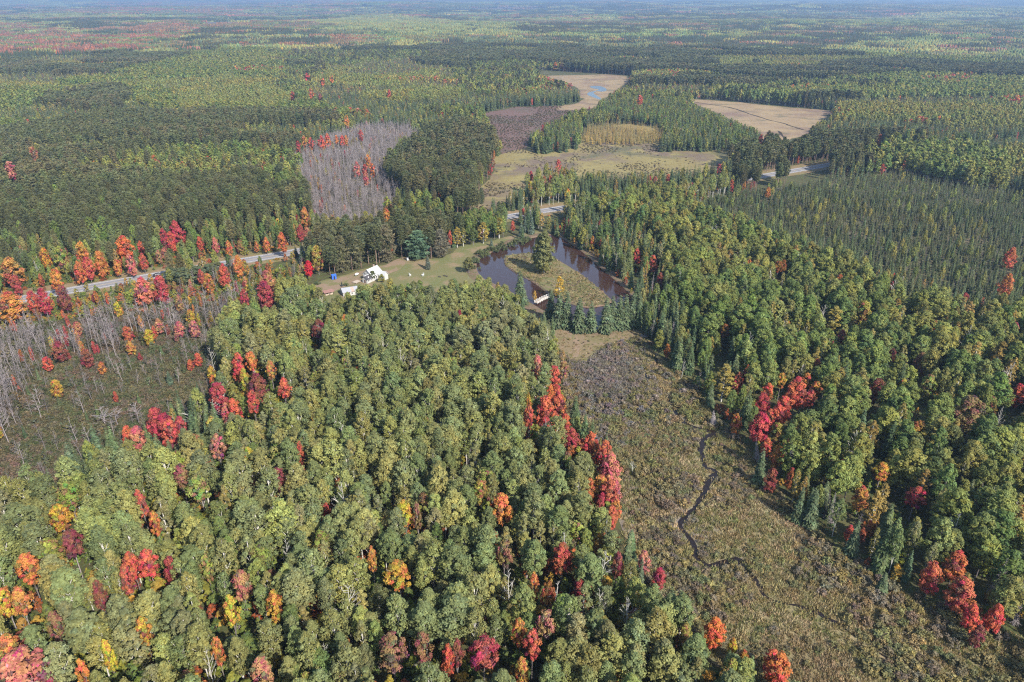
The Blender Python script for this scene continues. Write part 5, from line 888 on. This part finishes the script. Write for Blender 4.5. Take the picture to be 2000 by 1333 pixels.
# trees of their own at named spots: kind, x, y, height, width factor, tint, note
NAMED = []
def named(kind, x, y, h, wf, tint, label, cat='tree', group=None): NAMED.append((kind, x, y, h, wf, tint, label, cat, group))
named('big_birch', 15.1, 323.1, 21.5, 1.08, (0.15, 0.155, 0.06), 'tall pale green birch standing alone on the pond island')
named('big_birch', 13.2, 325.9, 18.5, 0.97, (0.16, 0.165, 0.062), 'shorter pale green birch close behind the tall island birch')
named('birch', 20.5, 291.3, 11, 1.77, (0.4, 0.27, 0.05), 'golden yellow birch on the near end of the pond island')
named('birch', 9.7, 288.4, 5.5, 1.52, (0.4, 0.26, 0.06), 'small golden birch beside the white footbridge')
named('hardwood', -20.5, 324.5, 8.0, 1.65, (0.14, 0.14, 0.055), 'round olive tree at the pond end of the lawn')
named('spruce', 15.6, 268.4, 14.1, 1.42, (0.08, 0.104, 0.054), 'green spruce closest to the white footbridge in the pond row')
named('spruce', 18.8, 262.9, 16.2, 1.48, (0.08, 0.104, 0.054), 'second spruce from the footbridge in the pond row')
named('spruce', 21.6, 261.9, 16.2, 1.48, (0.08, 0.104, 0.054), 'third spruce from the footbridge in the pond row')
named('spruce', 26.2, 258.5, 14.9, 1.61, (0.08, 0.104, 0.054), 'fourth spruce from the footbridge, before the gap in the row')
named('spruce', 30.8, 258.0, 13.5, 1.65, (0.08, 0.104, 0.054), 'dense spruce just before the gap of open water')
named('spruce', 36.6, 257.6, 15.6, 1.48, (0.08, 0.104, 0.054), 'dense spruce just past the gap of open water')
named('spruce', 39.4, 260.5, 14.9, 1.50, (0.08, 0.104, 0.054), 'second spruce past the gap of open water')
named('spruce', 42.3, 260.9, 14.9, 1.50, (0.08, 0.104, 0.054), 'third spruce past the gap of open water')
named('spruce', 44.8, 261.9, 14.9, 1.50, (0.08, 0.104, 0.054), 'fourth spruce past the gap of open water')
named('spruce', 47.6, 262.9, 14.9, 1.50, (0.08, 0.104, 0.054), 'fifth spruce past the gap of open water')
named('spruce', 50.5, 263.9, 14.1, 1.50, (0.08, 0.104, 0.054), 'last spruce of the pond row, beside the brook wood')
named('spruce', 3.5, 286.7, 15.6, 1.68, (0.08, 0.104, 0.054), 'lone broad spruce rising from the aspens at the pond')
named('spruce', 5.0, 381.7, 8.5, 1.55, (0.088, 0.115, 0.08), 'blue-green spruce at the head of the pond, the shorter')
named('spruce', 10.8, 386.3, 12.0, 1.10, (0.088, 0.115, 0.08), 'blue-green spruce at the head of the pond, the taller')
named('spruce', 7.4, 389.2, 9.5, 1.20, (0.088, 0.115, 0.08), 'blue-green spruce between the pond and the road')
named('white_pine', -46.7, 344.4, 15.0, 1.53, (0.093, 0.147, 0.085), 'broad blue-green white pine with layered boughs on the lawn')
named('spruce', -40.6, 330.2, 8.0, 1.43, (0.075, 0.085, 0.06), 'small grey-green spruce alone on the lawn')
named('yard_pine', -35.7, 347.5, 14.5, 1.30, (0.132, 0.121, 0.085), 'brownish pine at the lawn beside the white pine')
named('spruce', -10.8, 365.6, 4.5, 1.52, (0.088, 0.115, 0.08), 'young spruce on the grass strip above the pond')
named('yard_pine', -88.7, 329.5, 19, 1.10, (0.105, 0.105, 0.056), 'big pine at the yard, closest to the scarlet maple')
named('yard_pine', -81.2, 325.9, 18, 1.16, (0.116, 0.109, 0.059), 'big pine behind the blue shelter')
named('yard_pine', -76.0, 331.7, 18, 1.16, (0.109, 0.105, 0.056), 'big pine behind the white tank')
named('yard_pine', -69.4, 340.6, 20, 0.89, (0.096, 0.105, 0.053), 'tall pine directly behind the white house')
named('yard_pine', -61.7, 340.6, 19, 0.99, (0.124, 0.109, 0.065), 'tall brownish pine beside the dirt track past the house')
named('yard_pine', -67.1, 349.9, 20, 0.89, (0.096, 0.105, 0.053), 'tall pine in the second row behind the house')
named('yard_pine', -88.9, 340.6, 20, 0.94, (0.096, 0.102, 0.053), 'tall pine in the second row behind the blue shelter')
named('yard_pine', -56.1, 351.5, 18, 0.81, (0.085, 0.096, 0.053), 'dark pine in the shade behind the white pine')
named('birch', -28.7, 363.1, 11.5, 1.88, (0.26, 0.2, 0.05), 'golden birch at the lawn top, closest to the brownish pine')
named('birch', -25.6, 364.8, 10.5, 1.66, (0.17, 0.16, 0.05), 'green-gold birch at the lawn top')
named('hardwood', -20.3, 366.5, 9.5, 1.24, (0.09, 0.115, 0.04), 'round green tree between the golden birches')
named('birch', -15.3, 370.0, 12, 2.03, (0.27, 0.21, 0.05), 'broad golden birch at the lawn top')
named('birch', -7.0, 378.9, 12, 2.03, (0.22, 0.19, 0.05), 'yellow-green birch at the lawn top, closest to the road')
named('birch', 16.8, 396.0, 10, 1.25, (0.33, 0.23, 0.07), 'slender golden birch beside the road head of the pond')
named('hardwood', -64.5, 314.3, 5.0, 1.69, (0.11, 0.125, 0.05), 'small green tree against the house front')
named('sapling', -59.7, 312.3, 4.2, 1.83, (0.2, 0.19, 0.05), 'yellow-green bush at the house corner')
named('spruce', -77.3, 307.2, 2.4, 1.79, (0.05, 0.06, 0.055), 'small dark spruce at the garage corner')
named('shrub', -75.5, 307.8, 1.6, 0.94, (0.09, 0.11, 0.05), 'low green bush behind the garage roof')
named('shrub', -88.8, 309.7, 1.6, 1.17, (0.08, 0.1, 0.05), 'low dark green bush at the yard edge')
named('hardwood', -155.1, 309.7, 8.5, 2.10, (0.115, 0.135, 0.07), 'grey-green willow beside the dark car')
named('hardwood', -148.2, 306.5, 9.5, 2.11, (0.115, 0.135, 0.07), 'largest of the grey-green roadside willows')
named('hardwood', -143.0, 309.7, 9.0, 2.09, (0.11, 0.13, 0.068), 'grey-green willow in the middle of the roadside clump')
named('hardwood', -140.0, 315.6, 8.0, 2.18, (0.11, 0.13, 0.068), 'grey-green willow at the house end of the roadside clump')
named('hardwood', -137.0, 320.4, 7.0, 2.02, (0.12, 0.13, 0.065), 'small grey-green willow, last of the roadside clump')
named('spruce', -108.8, 347.5, 6.0, 1.62, (0.04, 0.055, 0.045), 'dark young spruce hiding the road end')
named('spruce', -103.6, 340.6, 10.5, 1.36, (0.06, 0.085, 0.05), 'green spruce between the road and the scarlet maple')
named('dead_birch', 58.7, 220.2, 7.5, 0.93, (1, 1, 1), 'bare white birch stem in the brook meadow by the dark wood')
named('dead_birch', 33.4, 164.8, 4.5, 1.24, (1, 1, 1), 'small bare white birch in the open brook meadow')
named('dead_spruce', 61.1, 249.2, 9.0, 1.87, (1, 1, 1), 'grey dead spruce at the head of the brook meadow')
named('dead_spruce', 62.0, 189.6, 6.0, 1.83, (1, 1, 1), 'small grey dead spruce beside the brook bend')
named('dead_spruce', 105.0, 118.6, 13.0, 0.96, (1, 1, 1), 'grey dead spruce behind the red maples at the meadow corner')
named('dead_spruce', 107.0, 117.4, 14.0, 0.89, (1, 1, 1), 'tall grey dead spruce between the corner maples')
named('dead_spruce', 105.5, 111.5, 14.0, 0.89, (1, 1, 1), 'leaning grey dead spruce at the very corner of the meadow')
named('dead_spruce', 79.6, 146.1, 9.0, 1.14, (1, 1, 1), 'grey dead spruce among the green spruces at the meadow edge')
named('spruce', -116.2, 215.5, 5.5, 1.77, (0.07, 0.095, 0.06), 'lone small spruce in the open bog')
named('dead_birch', -95.9, 186.7, 9.0, 2.53, (1, 1, 1), 'white leafless birch at the bog edge by the crimson maples')
named('dead_birch', -91.5, 189.6, 9.0, 1.94, (1, 1, 1), 'white leafless birch behind the crimson bog maples')
named('bare_tree', -115.1, 190.2, 8.0, 2.40, (1, 1, 1), 'pale leafless tree beside the crimson bog maples')
named('bare_tree', -124.5, 187.9, 8.5, 2.71, (1, 1, 1), 'spreading leafless tree in the open bog')
named('bare_tree', -121.4, 189.6, 7.0, 2.75, (1, 1, 1), 'low leafless tree in the open bog')
named('dead_birch', -215.6, 309.7, 11, 0.95, (1, 1, 1), 'white birch trunk standing beside the road')
named('spruce', 63.5, 200.9, 9, 1.40, (0.08, 0.104, 0.054), 'tall green spruce at the brook bend')
named('spruce', 66.8, 160.4, 12, 1.05, (0.08, 0.104, 0.054), 'tall spruce below the red clump across the brook')
named('spruce', 79.9, 132.1, 11, 1.09, (0.08, 0.104, 0.054), 'green spruce at the meadow edge, standing forward of the wood')
named('spruce', 81.9, 120.7, 6, 1.71, (0.08, 0.104, 0.054), 'small round spruce standing out in the meadow edge')
named('spruce', 71.7, 144.6, 11, 1.19, (0.08, 0.104, 0.054), 'broad spruce at the meadow edge')
named('spruce', 74.1, 142.6, 12, 1.10, (0.08, 0.104, 0.054), 'twin of the broad spruce at the meadow edge')
ANCHORS = [('lone orange maple', -2.2, 136.9, 'bog', 'meadow'), ('bright yellow maple', -24.9, 134.7, 'bog', 'meadow'), ('twin red maples', -78.3, 116.9, 'bog', 'meadow'), ('pink-red corner maple', -88.1, 91.1, 'bog', 'meadow'), ('magenta maple', -5.3, 94.3, 'bog', 'meadow'), ('red and orange maple', 10.8, 119.8, 'bog', 'meadow'), ('golden maple with pink top', -23.5, 115.0, 'bog', 'meadow'), ('bright red small maple', 3.8, 96.6, 'bog', 'meadow'), ('red meadow maple', 49.9, 95.9, 'aspen', 'brook'), ('crimson bog maples', -101.6, 179.7, 'road', 'pond'), ('dark red thicket', -80.9, 199.8, 'bog', 'pond'), ('red meadow-edge maples', 25.5, 155.7, 'aspen', 'brook'), ('red maples under the berm', 12.1, 197.1, 'aspen', 'brook'), ('garage', -69.7, 295.9, 'road', 'pond'), ('house', -65.2, 315.0, 'road', 'pond'), ('footbridge', 13.0, 283.0, 'lawn', 'brook'), ('red clump across the brook', 83.6, 192.4, 'brook', 'inland'), ('red corner maples', 96.0, 114.4, 'brook', 'inland'), ('magenta spruce-wood maple', 100.7, 145.9, 'brook', 'inland'), ('yellow-orange spruce-wood maple', 95.4, 153.8, 'brook', 'inland'), ('bronze maple in green wood', 136.3, 185.5, 'brook', 'inland'), ('dark red maple in green wood', 115.2, 199.1, 'brook', 'inland'), ('gold tree in green wood', 137.0, 259.8, 'pond', 'bog'), ('red pair by the pond', 64.1, 328.7, 'pond', 'inland'), ('brook bend', 59.5, 184.4, 'aspen', 'inland'), ('brook loop', 43.7, 135.2, 'aspen', 'inland'), ('brook head', 51.4, 235.4, 'aspen', 'inland'), ('orange roadside maple', -196.1, 350.4, 'road', 'pond'), ('crimson pair across the road', -181.5, 375.7, 'road', 'pond'), ('scarlet pointed maple', -95.1, 319.2, 'road', 'pond'), ('crimson roadside maple', -196.1, 280.3, 'road', 'pond'), ('pink roadside maple', -159.4, 291.3, 'road', 'pond'), ('crimson maple by the yard', -105.3, 287.2, 'bog', 'pond'), ('yellow bog sapling', -136.8, 246.7, 'road', 'pond'), ('orange bog sapling', -149.3, 206.9, 'road', 'pond'), ('red bog sapling', -162.1, 224.1, 'road', 'pond'), ('grey swamp', -113.3, 517.3, 'pinewood', 'wetland'), ('red maples in the swamp', -108.2, 529.5, 'pinewood', 'wetland'), ('orange swamp maple', -166.2, 751.1, 'pinewood', 'wetland'), ('island birch', 14.8, 320.8, 'lawn', 'brook'), ('tamarack patch', 99.3, 685.8, 'pinewood', 'marsh'), ('crimson wetland maple', 218.8, 648.9, 'sedge', 'bog'), ('roadside pine row', 223.0, 570.4, 'pond', 'bog'), ('meadow of tan sedge', 258.5, 804.6, 'sedge', 'bog'), ('spruce bog', 187.6, 397.2, 'pond', 'far'), ('pond head', 21.2, 384.4, 'lawn', 'brook'), ('pond spruce gap', 34.0, 260.0, 'aspen', 'brook'), ('red pinewood maples', -257.8, 975.5, 'pinewood', 'wetland'), ('crimson swamp maple', -16.0, 529.5, 'pinewood', 'wetland'), ('plain yellow maple', -56.4, 107.2, 'bog', 'meadow'), ('pale orange maple', -56.1, 113.7, 'bog', 'meadow'), ('dark red maple', -98.7, 126.4, 'bog', 'meadow'), ('lime maple', -77.9, 146.8, 'bog', 'meadow'), ('dark red house maple', -71.2, 241.3, 'bog', 'pond'), ('bronze maples', -19.7, 97.4, 'bog', 'meadow'), ('orange meadow maple', 40.4, 105.2, 'aspen', 'brook'), ('far end of the meadow', 94.2, 106.4, 'brook', 'inland'), ('brook outflow', 69.2, 111.7, 'aspen', 'inland')]

for z0, lst in (('pond shore', [(-14, 352), (-9, 357), (-5, 362), (0, 366), (5, 371), (9, 376), (40, 372), (44, 366), (48, 360), (51, 353), (54, 346), (56, 339), (59, 331), (62, 324), (64, 317), (66, 310), (-19, 332), (-17, 340), (-21, 338)]),):
    for i, (x, y) in enumerate(lst):
        for q in range(6):
            put('shrub', np.array([x + RNG.normal(0, 1.8)]), np.array([y + RNG.normal(0, 2.2)]), np.array([RNG.uniform(1.2, 3.4)]), np.array([.8]), np.array([[.085, .10, .045]]) * RNG.uniform(.8, 1.25), np.array([RNG.random() * 6.28]))

# ------------------------------------------------------------------ which trees are objects of their own, which are the mass of the wood
ONES = ['first', 'second', 'third', 'fourth', 'fifth', 'sixth', 'seventh', 'eighth', 'ninth', 'tenth', 'eleventh', 'twelfth', 'thirteenth', 'fourteenth', 'fifteenth', 'sixteenth', 'seventeenth', 'eighteenth', 'nineteenth']
TENS = {2: 'twenty', 3: 'thirty', 4: 'forty', 5: 'fifty', 6: 'sixty', 7: 'seventy', 8: 'eighty', 9: 'ninety'}
def ordinal(n):
    if n < 20: return ONES[n - 1]
    if n % 10 == 0: return TENS[n // 10][:-1] + 'ieth'
    return TENS[n // 10] + '-' + ONES[n % 10 - 1]
CODE = dict(r='bright red', R='scarlet', c='crimson', o='orange', ro='orange-red', y='bright yellow', yo='golden-orange', y2='yellow-green', v='olive-gold', d='dark red', do='rusty orange', p='pinkish red', q='pale orange', b='bronze-brown')
COLS = dict(r=(.40, .095, .062), R=(.52, .03, .04), c=(.32, .060, .062), o=(.40, .165, .055), ro=(.41, .125, .055), y=(.38, .27, .045), yo=(.38, .205, .045), y2=(.215, .195, .06), v=(.24, .19, .05), d=(.20, .065, .05), do=(.22, .09, .03), p=(.40, .145, .115), q=(.32, .16, .09), b=(.20, .12, .07))
def tone(kind, t):
    r, g, b = t
    if kind in ('bare_tree', 'dead_birch', 'dead_spruce'): return 'grey' if kind != 'dead_birch' else 'white'
    if r > 2.6 * g: return 'red' if r > .25 else 'dark red'
    if r > 1.7 * g: return 'orange' if r > .3 else 'rusty'
    if r > 1.12 * g: return 'golden' if r > .2 else 'brownish'
    if r > .98 * g: return 'yellow-green' if r > .15 else 'olive'
    if b > .5 * g: return 'grey-green'
    return 'pale green' if g > .125 else 'green' if g > .08 else 'dark green'
NAMES = dict(aspen=('aspen_tree', 'aspen', 'tree'), birch=('birch_tree', 'birch', 'tree'), maple=('maple_tree', 'maple', 'tree'), canopy_maple=('maple_tree', 'maple', 'tree'), hardwood=('broadleaf_tree', 'broadleaf', 'tree'), spruce=('spruce_tree', 'spruce', 'tree'),
             thin_spruce=('bog_spruce', 'spruce', 'tree'), pine=('pine_tree', 'pine', 'tree'), yard_pine=('pine_tree', 'pine', 'tree'), big_birch=('birch_tree', 'birch', 'tree'), white_pine=('white_pine_tree', 'white pine', 'tree'), bare_tree=('leafless_tree', 'leafless tree', 'bare tree'), dead_birch=('dead_birch', 'dead birch', 'bare tree'),
             dead_spruce=('dead_spruce', 'dead spruce', 'bare tree'), tamarack=('tamarack_tree', 'tamarack', 'tree'), shrub=('shrub', 'shrub', 'shrub'), sapling=('sapling', 'sapling', 'sapling'))
MASS = dict(aspen=('aspen_wood', 'grey-green aspen wood filling the near slope'), birch=('birch_wood', 'golden birches scattered through the woods'), maple=('maple_wood', 'autumn maples scattered through the far woods'), hardwood=('broadleaf_forest', 'green broadleaf forest over the far hills'),
            spruce=('spruce_forest', 'dark spruce forest across the valley'), thin_spruce=('bog_spruce_forest', 'thin dark spruces crowding the bog'), pine=('pine_forest', 'dark pine forest beyond the road'), bare_tree=('leafless_thicket', 'grey leafless thicket in the swamps'),
            shrub=('shrub_cover', 'low shrubs over the meadow and bog'), sapling=('sapling_undergrowth', 'yellow and green saplings under the trees'), tuft=('sedge_grass', 'tan and olive sedge grass in the brook meadow'), tamarack=('tamarack_stand', 'golden tamaracks on the bog'),
            dead_birch=('dead_birch_wood', 'white dead birches among the green trees'), dead_spruce=('dead_spruce_wood', 'grey dead spruces among the green ones'), canopy=('distant_forest', 'distant mixed autumn forest out to the horizon'))
GROUPS = dict(aspen='aspens on the near slope', birch='golden and pale birches', maple='autumn maples', canopy_maple='autumn maples', hardwood='green broadleaf trees', spruce='spruces around the meadow and pond', thin_spruce='thin spruces of the bog', pine='pines beyond the road',
              bare_tree='leafless trees of the bog', dead_birch='dead white birches', dead_spruce='dead grey spruces', tamarack='golden tamaracks', shrub='shrubs of the brook meadow', sapling='saplings under the trees', white_pine='white pines', yard_pine='pines beyond the road', big_birch='golden and pale birches')
LODD = (520.0, 950.0)
def lod_of(kind, d):
    n = len(KIND[kind]['lods']); l = 0 if d < LODD[0] else 1 if d < LODD[1] else 2
    return min(l, n - 1)
def make_mass(kind, x, y, z, sc, rot, tint, pid):
    """one object: points carrying scale, turn, tint and form, each point showing one plant of the kind"""
    nm, lab = MASS[kind]
    col = bpy.data.collections.new(kind + '_forms')
    for li, row in enumerate(KIND[kind]['lods']):
        for k, r in enumerate(row): col.objects.link(bpy.data.objects.new(f'{kind}_{li}_{k}', r[0]))
    n = len(x); me = bpy.data.meshes.new(nm); me.vertices.add(n); me.vertices.foreach_set('co', np.stack([x, y, z], 1).astype(np.float32).ravel())
    for an, ty, key, data in (('tint', 'FLOAT_COLOR', 'color', np.concatenate([tint, np.ones((n, 1))], 1)), ('turn', 'FLOAT_VECTOR', 'vector', np.stack([RNG.normal(0, .07, n), RNG.normal(0, .07, n), rot], 1) if kind in ('bare_tree', 'dead_birch', 'dead_spruce') else np.stack([rot * 0, rot * 0, rot], 1)), ('size', 'FLOAT_VECTOR', 'vector', sc)):
        a = me.attributes.new(an, ty, 'POINT'); a.data.foreach_set(key, data.astype(np.float32).ravel())
    a = me.attributes.new('form', 'INT', 'POINT'); a.data.foreach_set('value', pid.astype(np.int32)); me.update()
    o = tag(obj(nm, me), lab, kind='stuff')
    ng = bpy.data.node_groups.new(nm, 'GeometryNodeTree'); ng.interface.new_socket('Geometry', in_out='INPUT', socket_type='NodeSocketGeometry'); ng.interface.new_socket('Geometry', in_out='OUTPUT', socket_type='NodeSocketGeometry')
    N, L = ng.nodes, ng.links; gi = N.new('NodeGroupInput'); go = N.new('NodeGroupOutput')
    ci = N.new('GeometryNodeCollectionInfo'); ci.inputs['Collection'].default_value = col; ci.inputs['Separate Children'].default_value = True; ci.inputs['Reset Children'].default_value = True
    ip = N.new('GeometryNodeInstanceOnPoints'); ip.inputs['Pick Instance'].default_value = True
    def at(name, ty):
        q = N.new('GeometryNodeInputNamedAttribute'); q.data_type = ty; q.inputs['Name'].default_value = name; return next(s for s in q.outputs if s.enabled and s.name == 'Attribute')
    L.new(gi.outputs[0], ip.inputs['Points']); L.new(ci.outputs[0], ip.inputs['Instance']); L.new(at('form', 'INT'), ip.inputs['Instance Index'])
    L.new(at('size', 'FLOAT_VECTOR'), ip.inputs['Scale']); er = N.new('FunctionNodeEulerToRotation'); L.new(at('turn', 'FLOAT_VECTOR'), er.inputs[0]); L.new(er.outputs[0], ip.inputs['Rotation'])
    L.new(ip.outputs[0], go.inputs[0]); md = o.modifiers.new('plants', 'NODES'); md.node_group = ng
    return o
SINGLE = []     # (kind, x, y, h, wf, tint, rot, label or None, colour word or None, group)
for k, x, y, h, wf, t, lab, cat, grp in NAMED: SINGLE.append((k, x, y, h, wf, t, RNG.random() * 6.28, lab, None))
g = np.random.default_rng(77)
for (x, y, h, w, c, kd) in SPECIAL:
    zz = zone_of(np.array([x, x + 6., x - 6., x]), np.array([y, y - 4., y - 4., y - 8.])); inner = all(ZN[q] in ('aspen', 'righthw') for q in zz)
    kind = ('canopy_maple' if h > 1.9 * w and inner else 'maple') if kd == 'm' else 'birch'
    if kind == 'maple' and h > 2.1 * w: h = max(2.1 * w, 6.0)
    nat = KIND[kind]['w'] * h / KIND[kind]['h']
    SINGLE.append((kind, x, y, h, max(.45, (.95 if y < 270 else .72 if x < -90 else .86) * w / nat), tuple(np.array(COLS[c]) * np.exp(g.normal(0, .06, 3))), g.random() * 6.28, None, CODE[c]))
have = {}
for s in SINGLE: have[s[0]] = have.get(s[0], 0) + 1
LIMIT = dict(aspen=300, birch=120, maple=300 - have.get('canopy_maple', 0), hardwood=300, spruce=300, thin_spruce=250, pine=280, bare_tree=300, dead_birch=70, dead_spruce=60, tamarack=110, shrub=300, sapling=0)
for kind, chunks in TREES.items():
    x, y, h, wf = (np.concatenate([c[i] for c in chunks]) for i in range(4)); tint = np.concatenate([c[4] for c in chunks]); rot = np.concatenate([c[5] for c in chunks])
    z = hgt(x, y) + .47 * pip(x, y, ISLAND); d = np.hypot(x, y); K = KIND[kind]; X, Y, f = in_view(x, y, z + h * .75)
    slant = np.sqrt(d * d + (CAM_H - h) ** 2); vis = (X > 12) & (X < 1988) & (Y > 4) & (Y < 1325)
    app = np.where(vis, K['w'] * wf * h / K['h'] * (h if kind not in ('shrub',) else 1.0) / slant ** 2, 0)
    lim = max(0, LIMIT.get(kind, 0) - have.get(kind, 0)); order = np.argsort(-app)[:lim]; order = order[app[order] > 0]
    own = np.zeros(len(x), bool); own[order] = True
    for i in order: SINGLE.append((kind, x[i], y[i], h[i], wf[i], tuple(tint[i]), rot[i], None, None))
    m = ~own
    if not m.any(): continue
    x, y, z, h, wf, tint, rot, d = x[m], y[m], z[m], h[m], wf[m], tint[m], rot[m], d[m]
    nl = [len(r) for r in K['lods']]; off = np.cumsum([0] + nl); lod = np.minimum(np.where(d < LODD[0], 0, np.where(d < LODD[1], 1, 2)), len(nl) - 1)
    pid = off[lod] + (g.random(len(x)) * np.array(nl)[lod]).astype(int); s = h / K['h']
    make_mass(kind, x, y, z, np.stack([s * wf, s * wf, s], 1), rot, tint, pid)
# the forest out to the horizon
fx, fy, fs, fh, fp, ft = [], [], [], [], [], []
ZC = dict(hardwood=('hardwood', 0), palehw=('pale', 0), mixhw=('mix', 0), pine=('pine', 3), spruce=('spruce', 3), orangehw=('fallmix', 0), swamp=('greyb', 0), redpinerow=('pine', 3), hillhw=('hardwood', 0), islandspruce=('spruce', 3))
for y0, y1, sp_, sc_ in ((1200., 4200., 36., 1.0), (4200., 14500., 95., 2.7)):
    x, y, g = scatter(sp_, y0, y1, int(y0), .78); d = np.hypot(x, y); m = d > (SINGLE_FAR - 25 if y0 < 2000 else y0); x, y = x[m], y[m]; z = zone_of(x, y); jm = np.where(g.random(len(x)) < .14)[0]; z[jm] = zone_of(x[jm] + g.normal(0, 420, len(jm)), y[jm] + g.normal(0, 420, len(jm)))
    for zn in set(z.tolist()):
        nm = ZN[zn]; 
        if nm in OPEN: continue
        pal, p0 = ZC.get(nm, ('hardwood', 0)); s = z == zn; n = s.sum()
        P = np.array(PAL.get(pal, PAL['hardwood']))
        if pal == 'greyb': P = np.array([(.16, .14, .13), (.14, .12, .12)])
        if pal == 'fallmix': P = np.array([(.20, .11, .055), (.17, .12, .055), (.13, .14, .05), (.22, .10, .06)])
        if pal == 'mix': P = np.array([(.10, .12, .05), (.15, .14, .05), (.09, .10, .045), (.17, .11, .06)])
        ci = (np.clip(fbm(x[s] / 240, y[s] / 150, 91, 2) * 1.8 - .4 + g.normal(0, .12, n), 0, .999) * len(P)).astype(int)
        fx.append(x[s]); fy.append(y[s]); fs.append(np.full(n, sc_)); fh.append(g.uniform(.8, 1.15, n) * (.5 if pal == 'greyb' else 1)); fp.append(p0 + g.integers(0, 3, n)); ft.append((.48 if p0 == 3 else .74) * P[ci] * np.exp(g.normal(0, .12, (n, 1))))
fx, fy, fs, fh, fp, ft = map(np.concatenate, (fx, fy, fs, fh, fp, ft))
make_mass('canopy', fx, fy, hgt(fx, fy), np.stack([fs, fs, fh], 1), np.floor(RNG.random(len(fx)) * 4) * math.pi / 2, ft, fp)
# ------------------------------------------------------------------ labels: every tree by its look and its place among things one can find
seen = {}
LAB = {}
def near_by(i, j):
    kind, x, y = SINGLE[i][:3]; an, ax, ay, lw, rw = ANCHORS[j]; dx, dy = x - ax, y - ay
    side = ('behind the ' if dy > 0 else 'in front of the ') if abs(dy) > abs(dx) else f'on the {lw if dx < 0 else rw} side of the '
    return (NAMES[kind][1], j, side), math.hypot(dx, dy)
todo = sorted((min(near_by(i, j)[1] for j in range(len(ANCHORS))), i) for i in range(len(SINGLE)) if not SINGLE[i][7])
for dd, i in todo:
    kind = SINGLE[i][0]; w = NAMES[kind][1]; c = SINGLE[i][8] or tone(kind, SINGLE[i][5])
    for j in sorted(range(len(ANCHORS)), key=lambda j: near_by(i, j)[1]):
        key = near_by(i, j)[0]
        if seen.get(key, 0) < 24: break
    seen[key] = seen.get(key, 0) + 1
    LAB[i] = f'{c} {w}, {ordinal(seen[key])} {key[2]}{ANCHORS[j][0]}'
counts = {}
for i, (kind, x, y, h, wf, t, rot, lab, cw) in enumerate(SINGLE):
    K = KIND[kind]; row = K['lods'][lod_of(kind, math.hypot(x, y))]; pi = int(hash_name(f'{x:.1f},{y:.1f}') % len(row)); s = h / K['h']; nm, w, cat = NAMES[kind]
    z = float(hgt(np.array([x]), np.array([y]))[0]) + (.45 if pip(np.array([x]), np.array([y]), ISLAND)[0] else 0); sc = (s * wf, s * wf, s)
    big = K['w'] * wf * s * 1413 / math.hypot(math.hypot(x, y), CAM_H) > 20 and kind != 'shrub' and row[pi][1] is not None
    if big:
        o = bpy.data.objects.new(nm, None); o.empty_display_size = .3
        for pn, me in (('trunk', row[pi][1]), (K['second'], row[pi][2])):
            p = bpy.data.objects.new(pn, me); COLL.objects.link(p); p.parent = o
            if pn != 'trunk': p['tint'] = [float(v) for v in t]
    else:
        o = bpy.data.objects.new(nm, row[pi][0]); o['tint'] = [float(v) for v in t]
    COLL.objects.link(o); o.location = (x, y, z); o.rotation_euler = (RNG.normal(0, .06), RNG.normal(0, .06), rot) if kind in ('bare_tree', 'dead_birch', 'dead_spruce') else (0, 0, rot); o.scale = sc
    tag(o, lab or LAB[i], cat, GROUPS[kind])
# ------------------------------------------------------------------ haze
hz, n, l = new_mat('haze_air')
pv = n.new('ShaderNodeVolumePrincipled'); pv.inputs['Color'].default_value = (.44, .62, .88, 1); pv.inputs['Density'].default_value = HAZE_DENSITY; pv.inputs['Anisotropy'].default_value = 0.45
om = n.new('ShaderNodeOutputMaterial'); l.new(pv.outputs[0], om.inputs['Volume'])
tag(obj('haze', box_mesh('haze', 46000, 46000, 170, hz, (0, 0, 40))), 'thin blue haze over the far forest', kind='stuff')
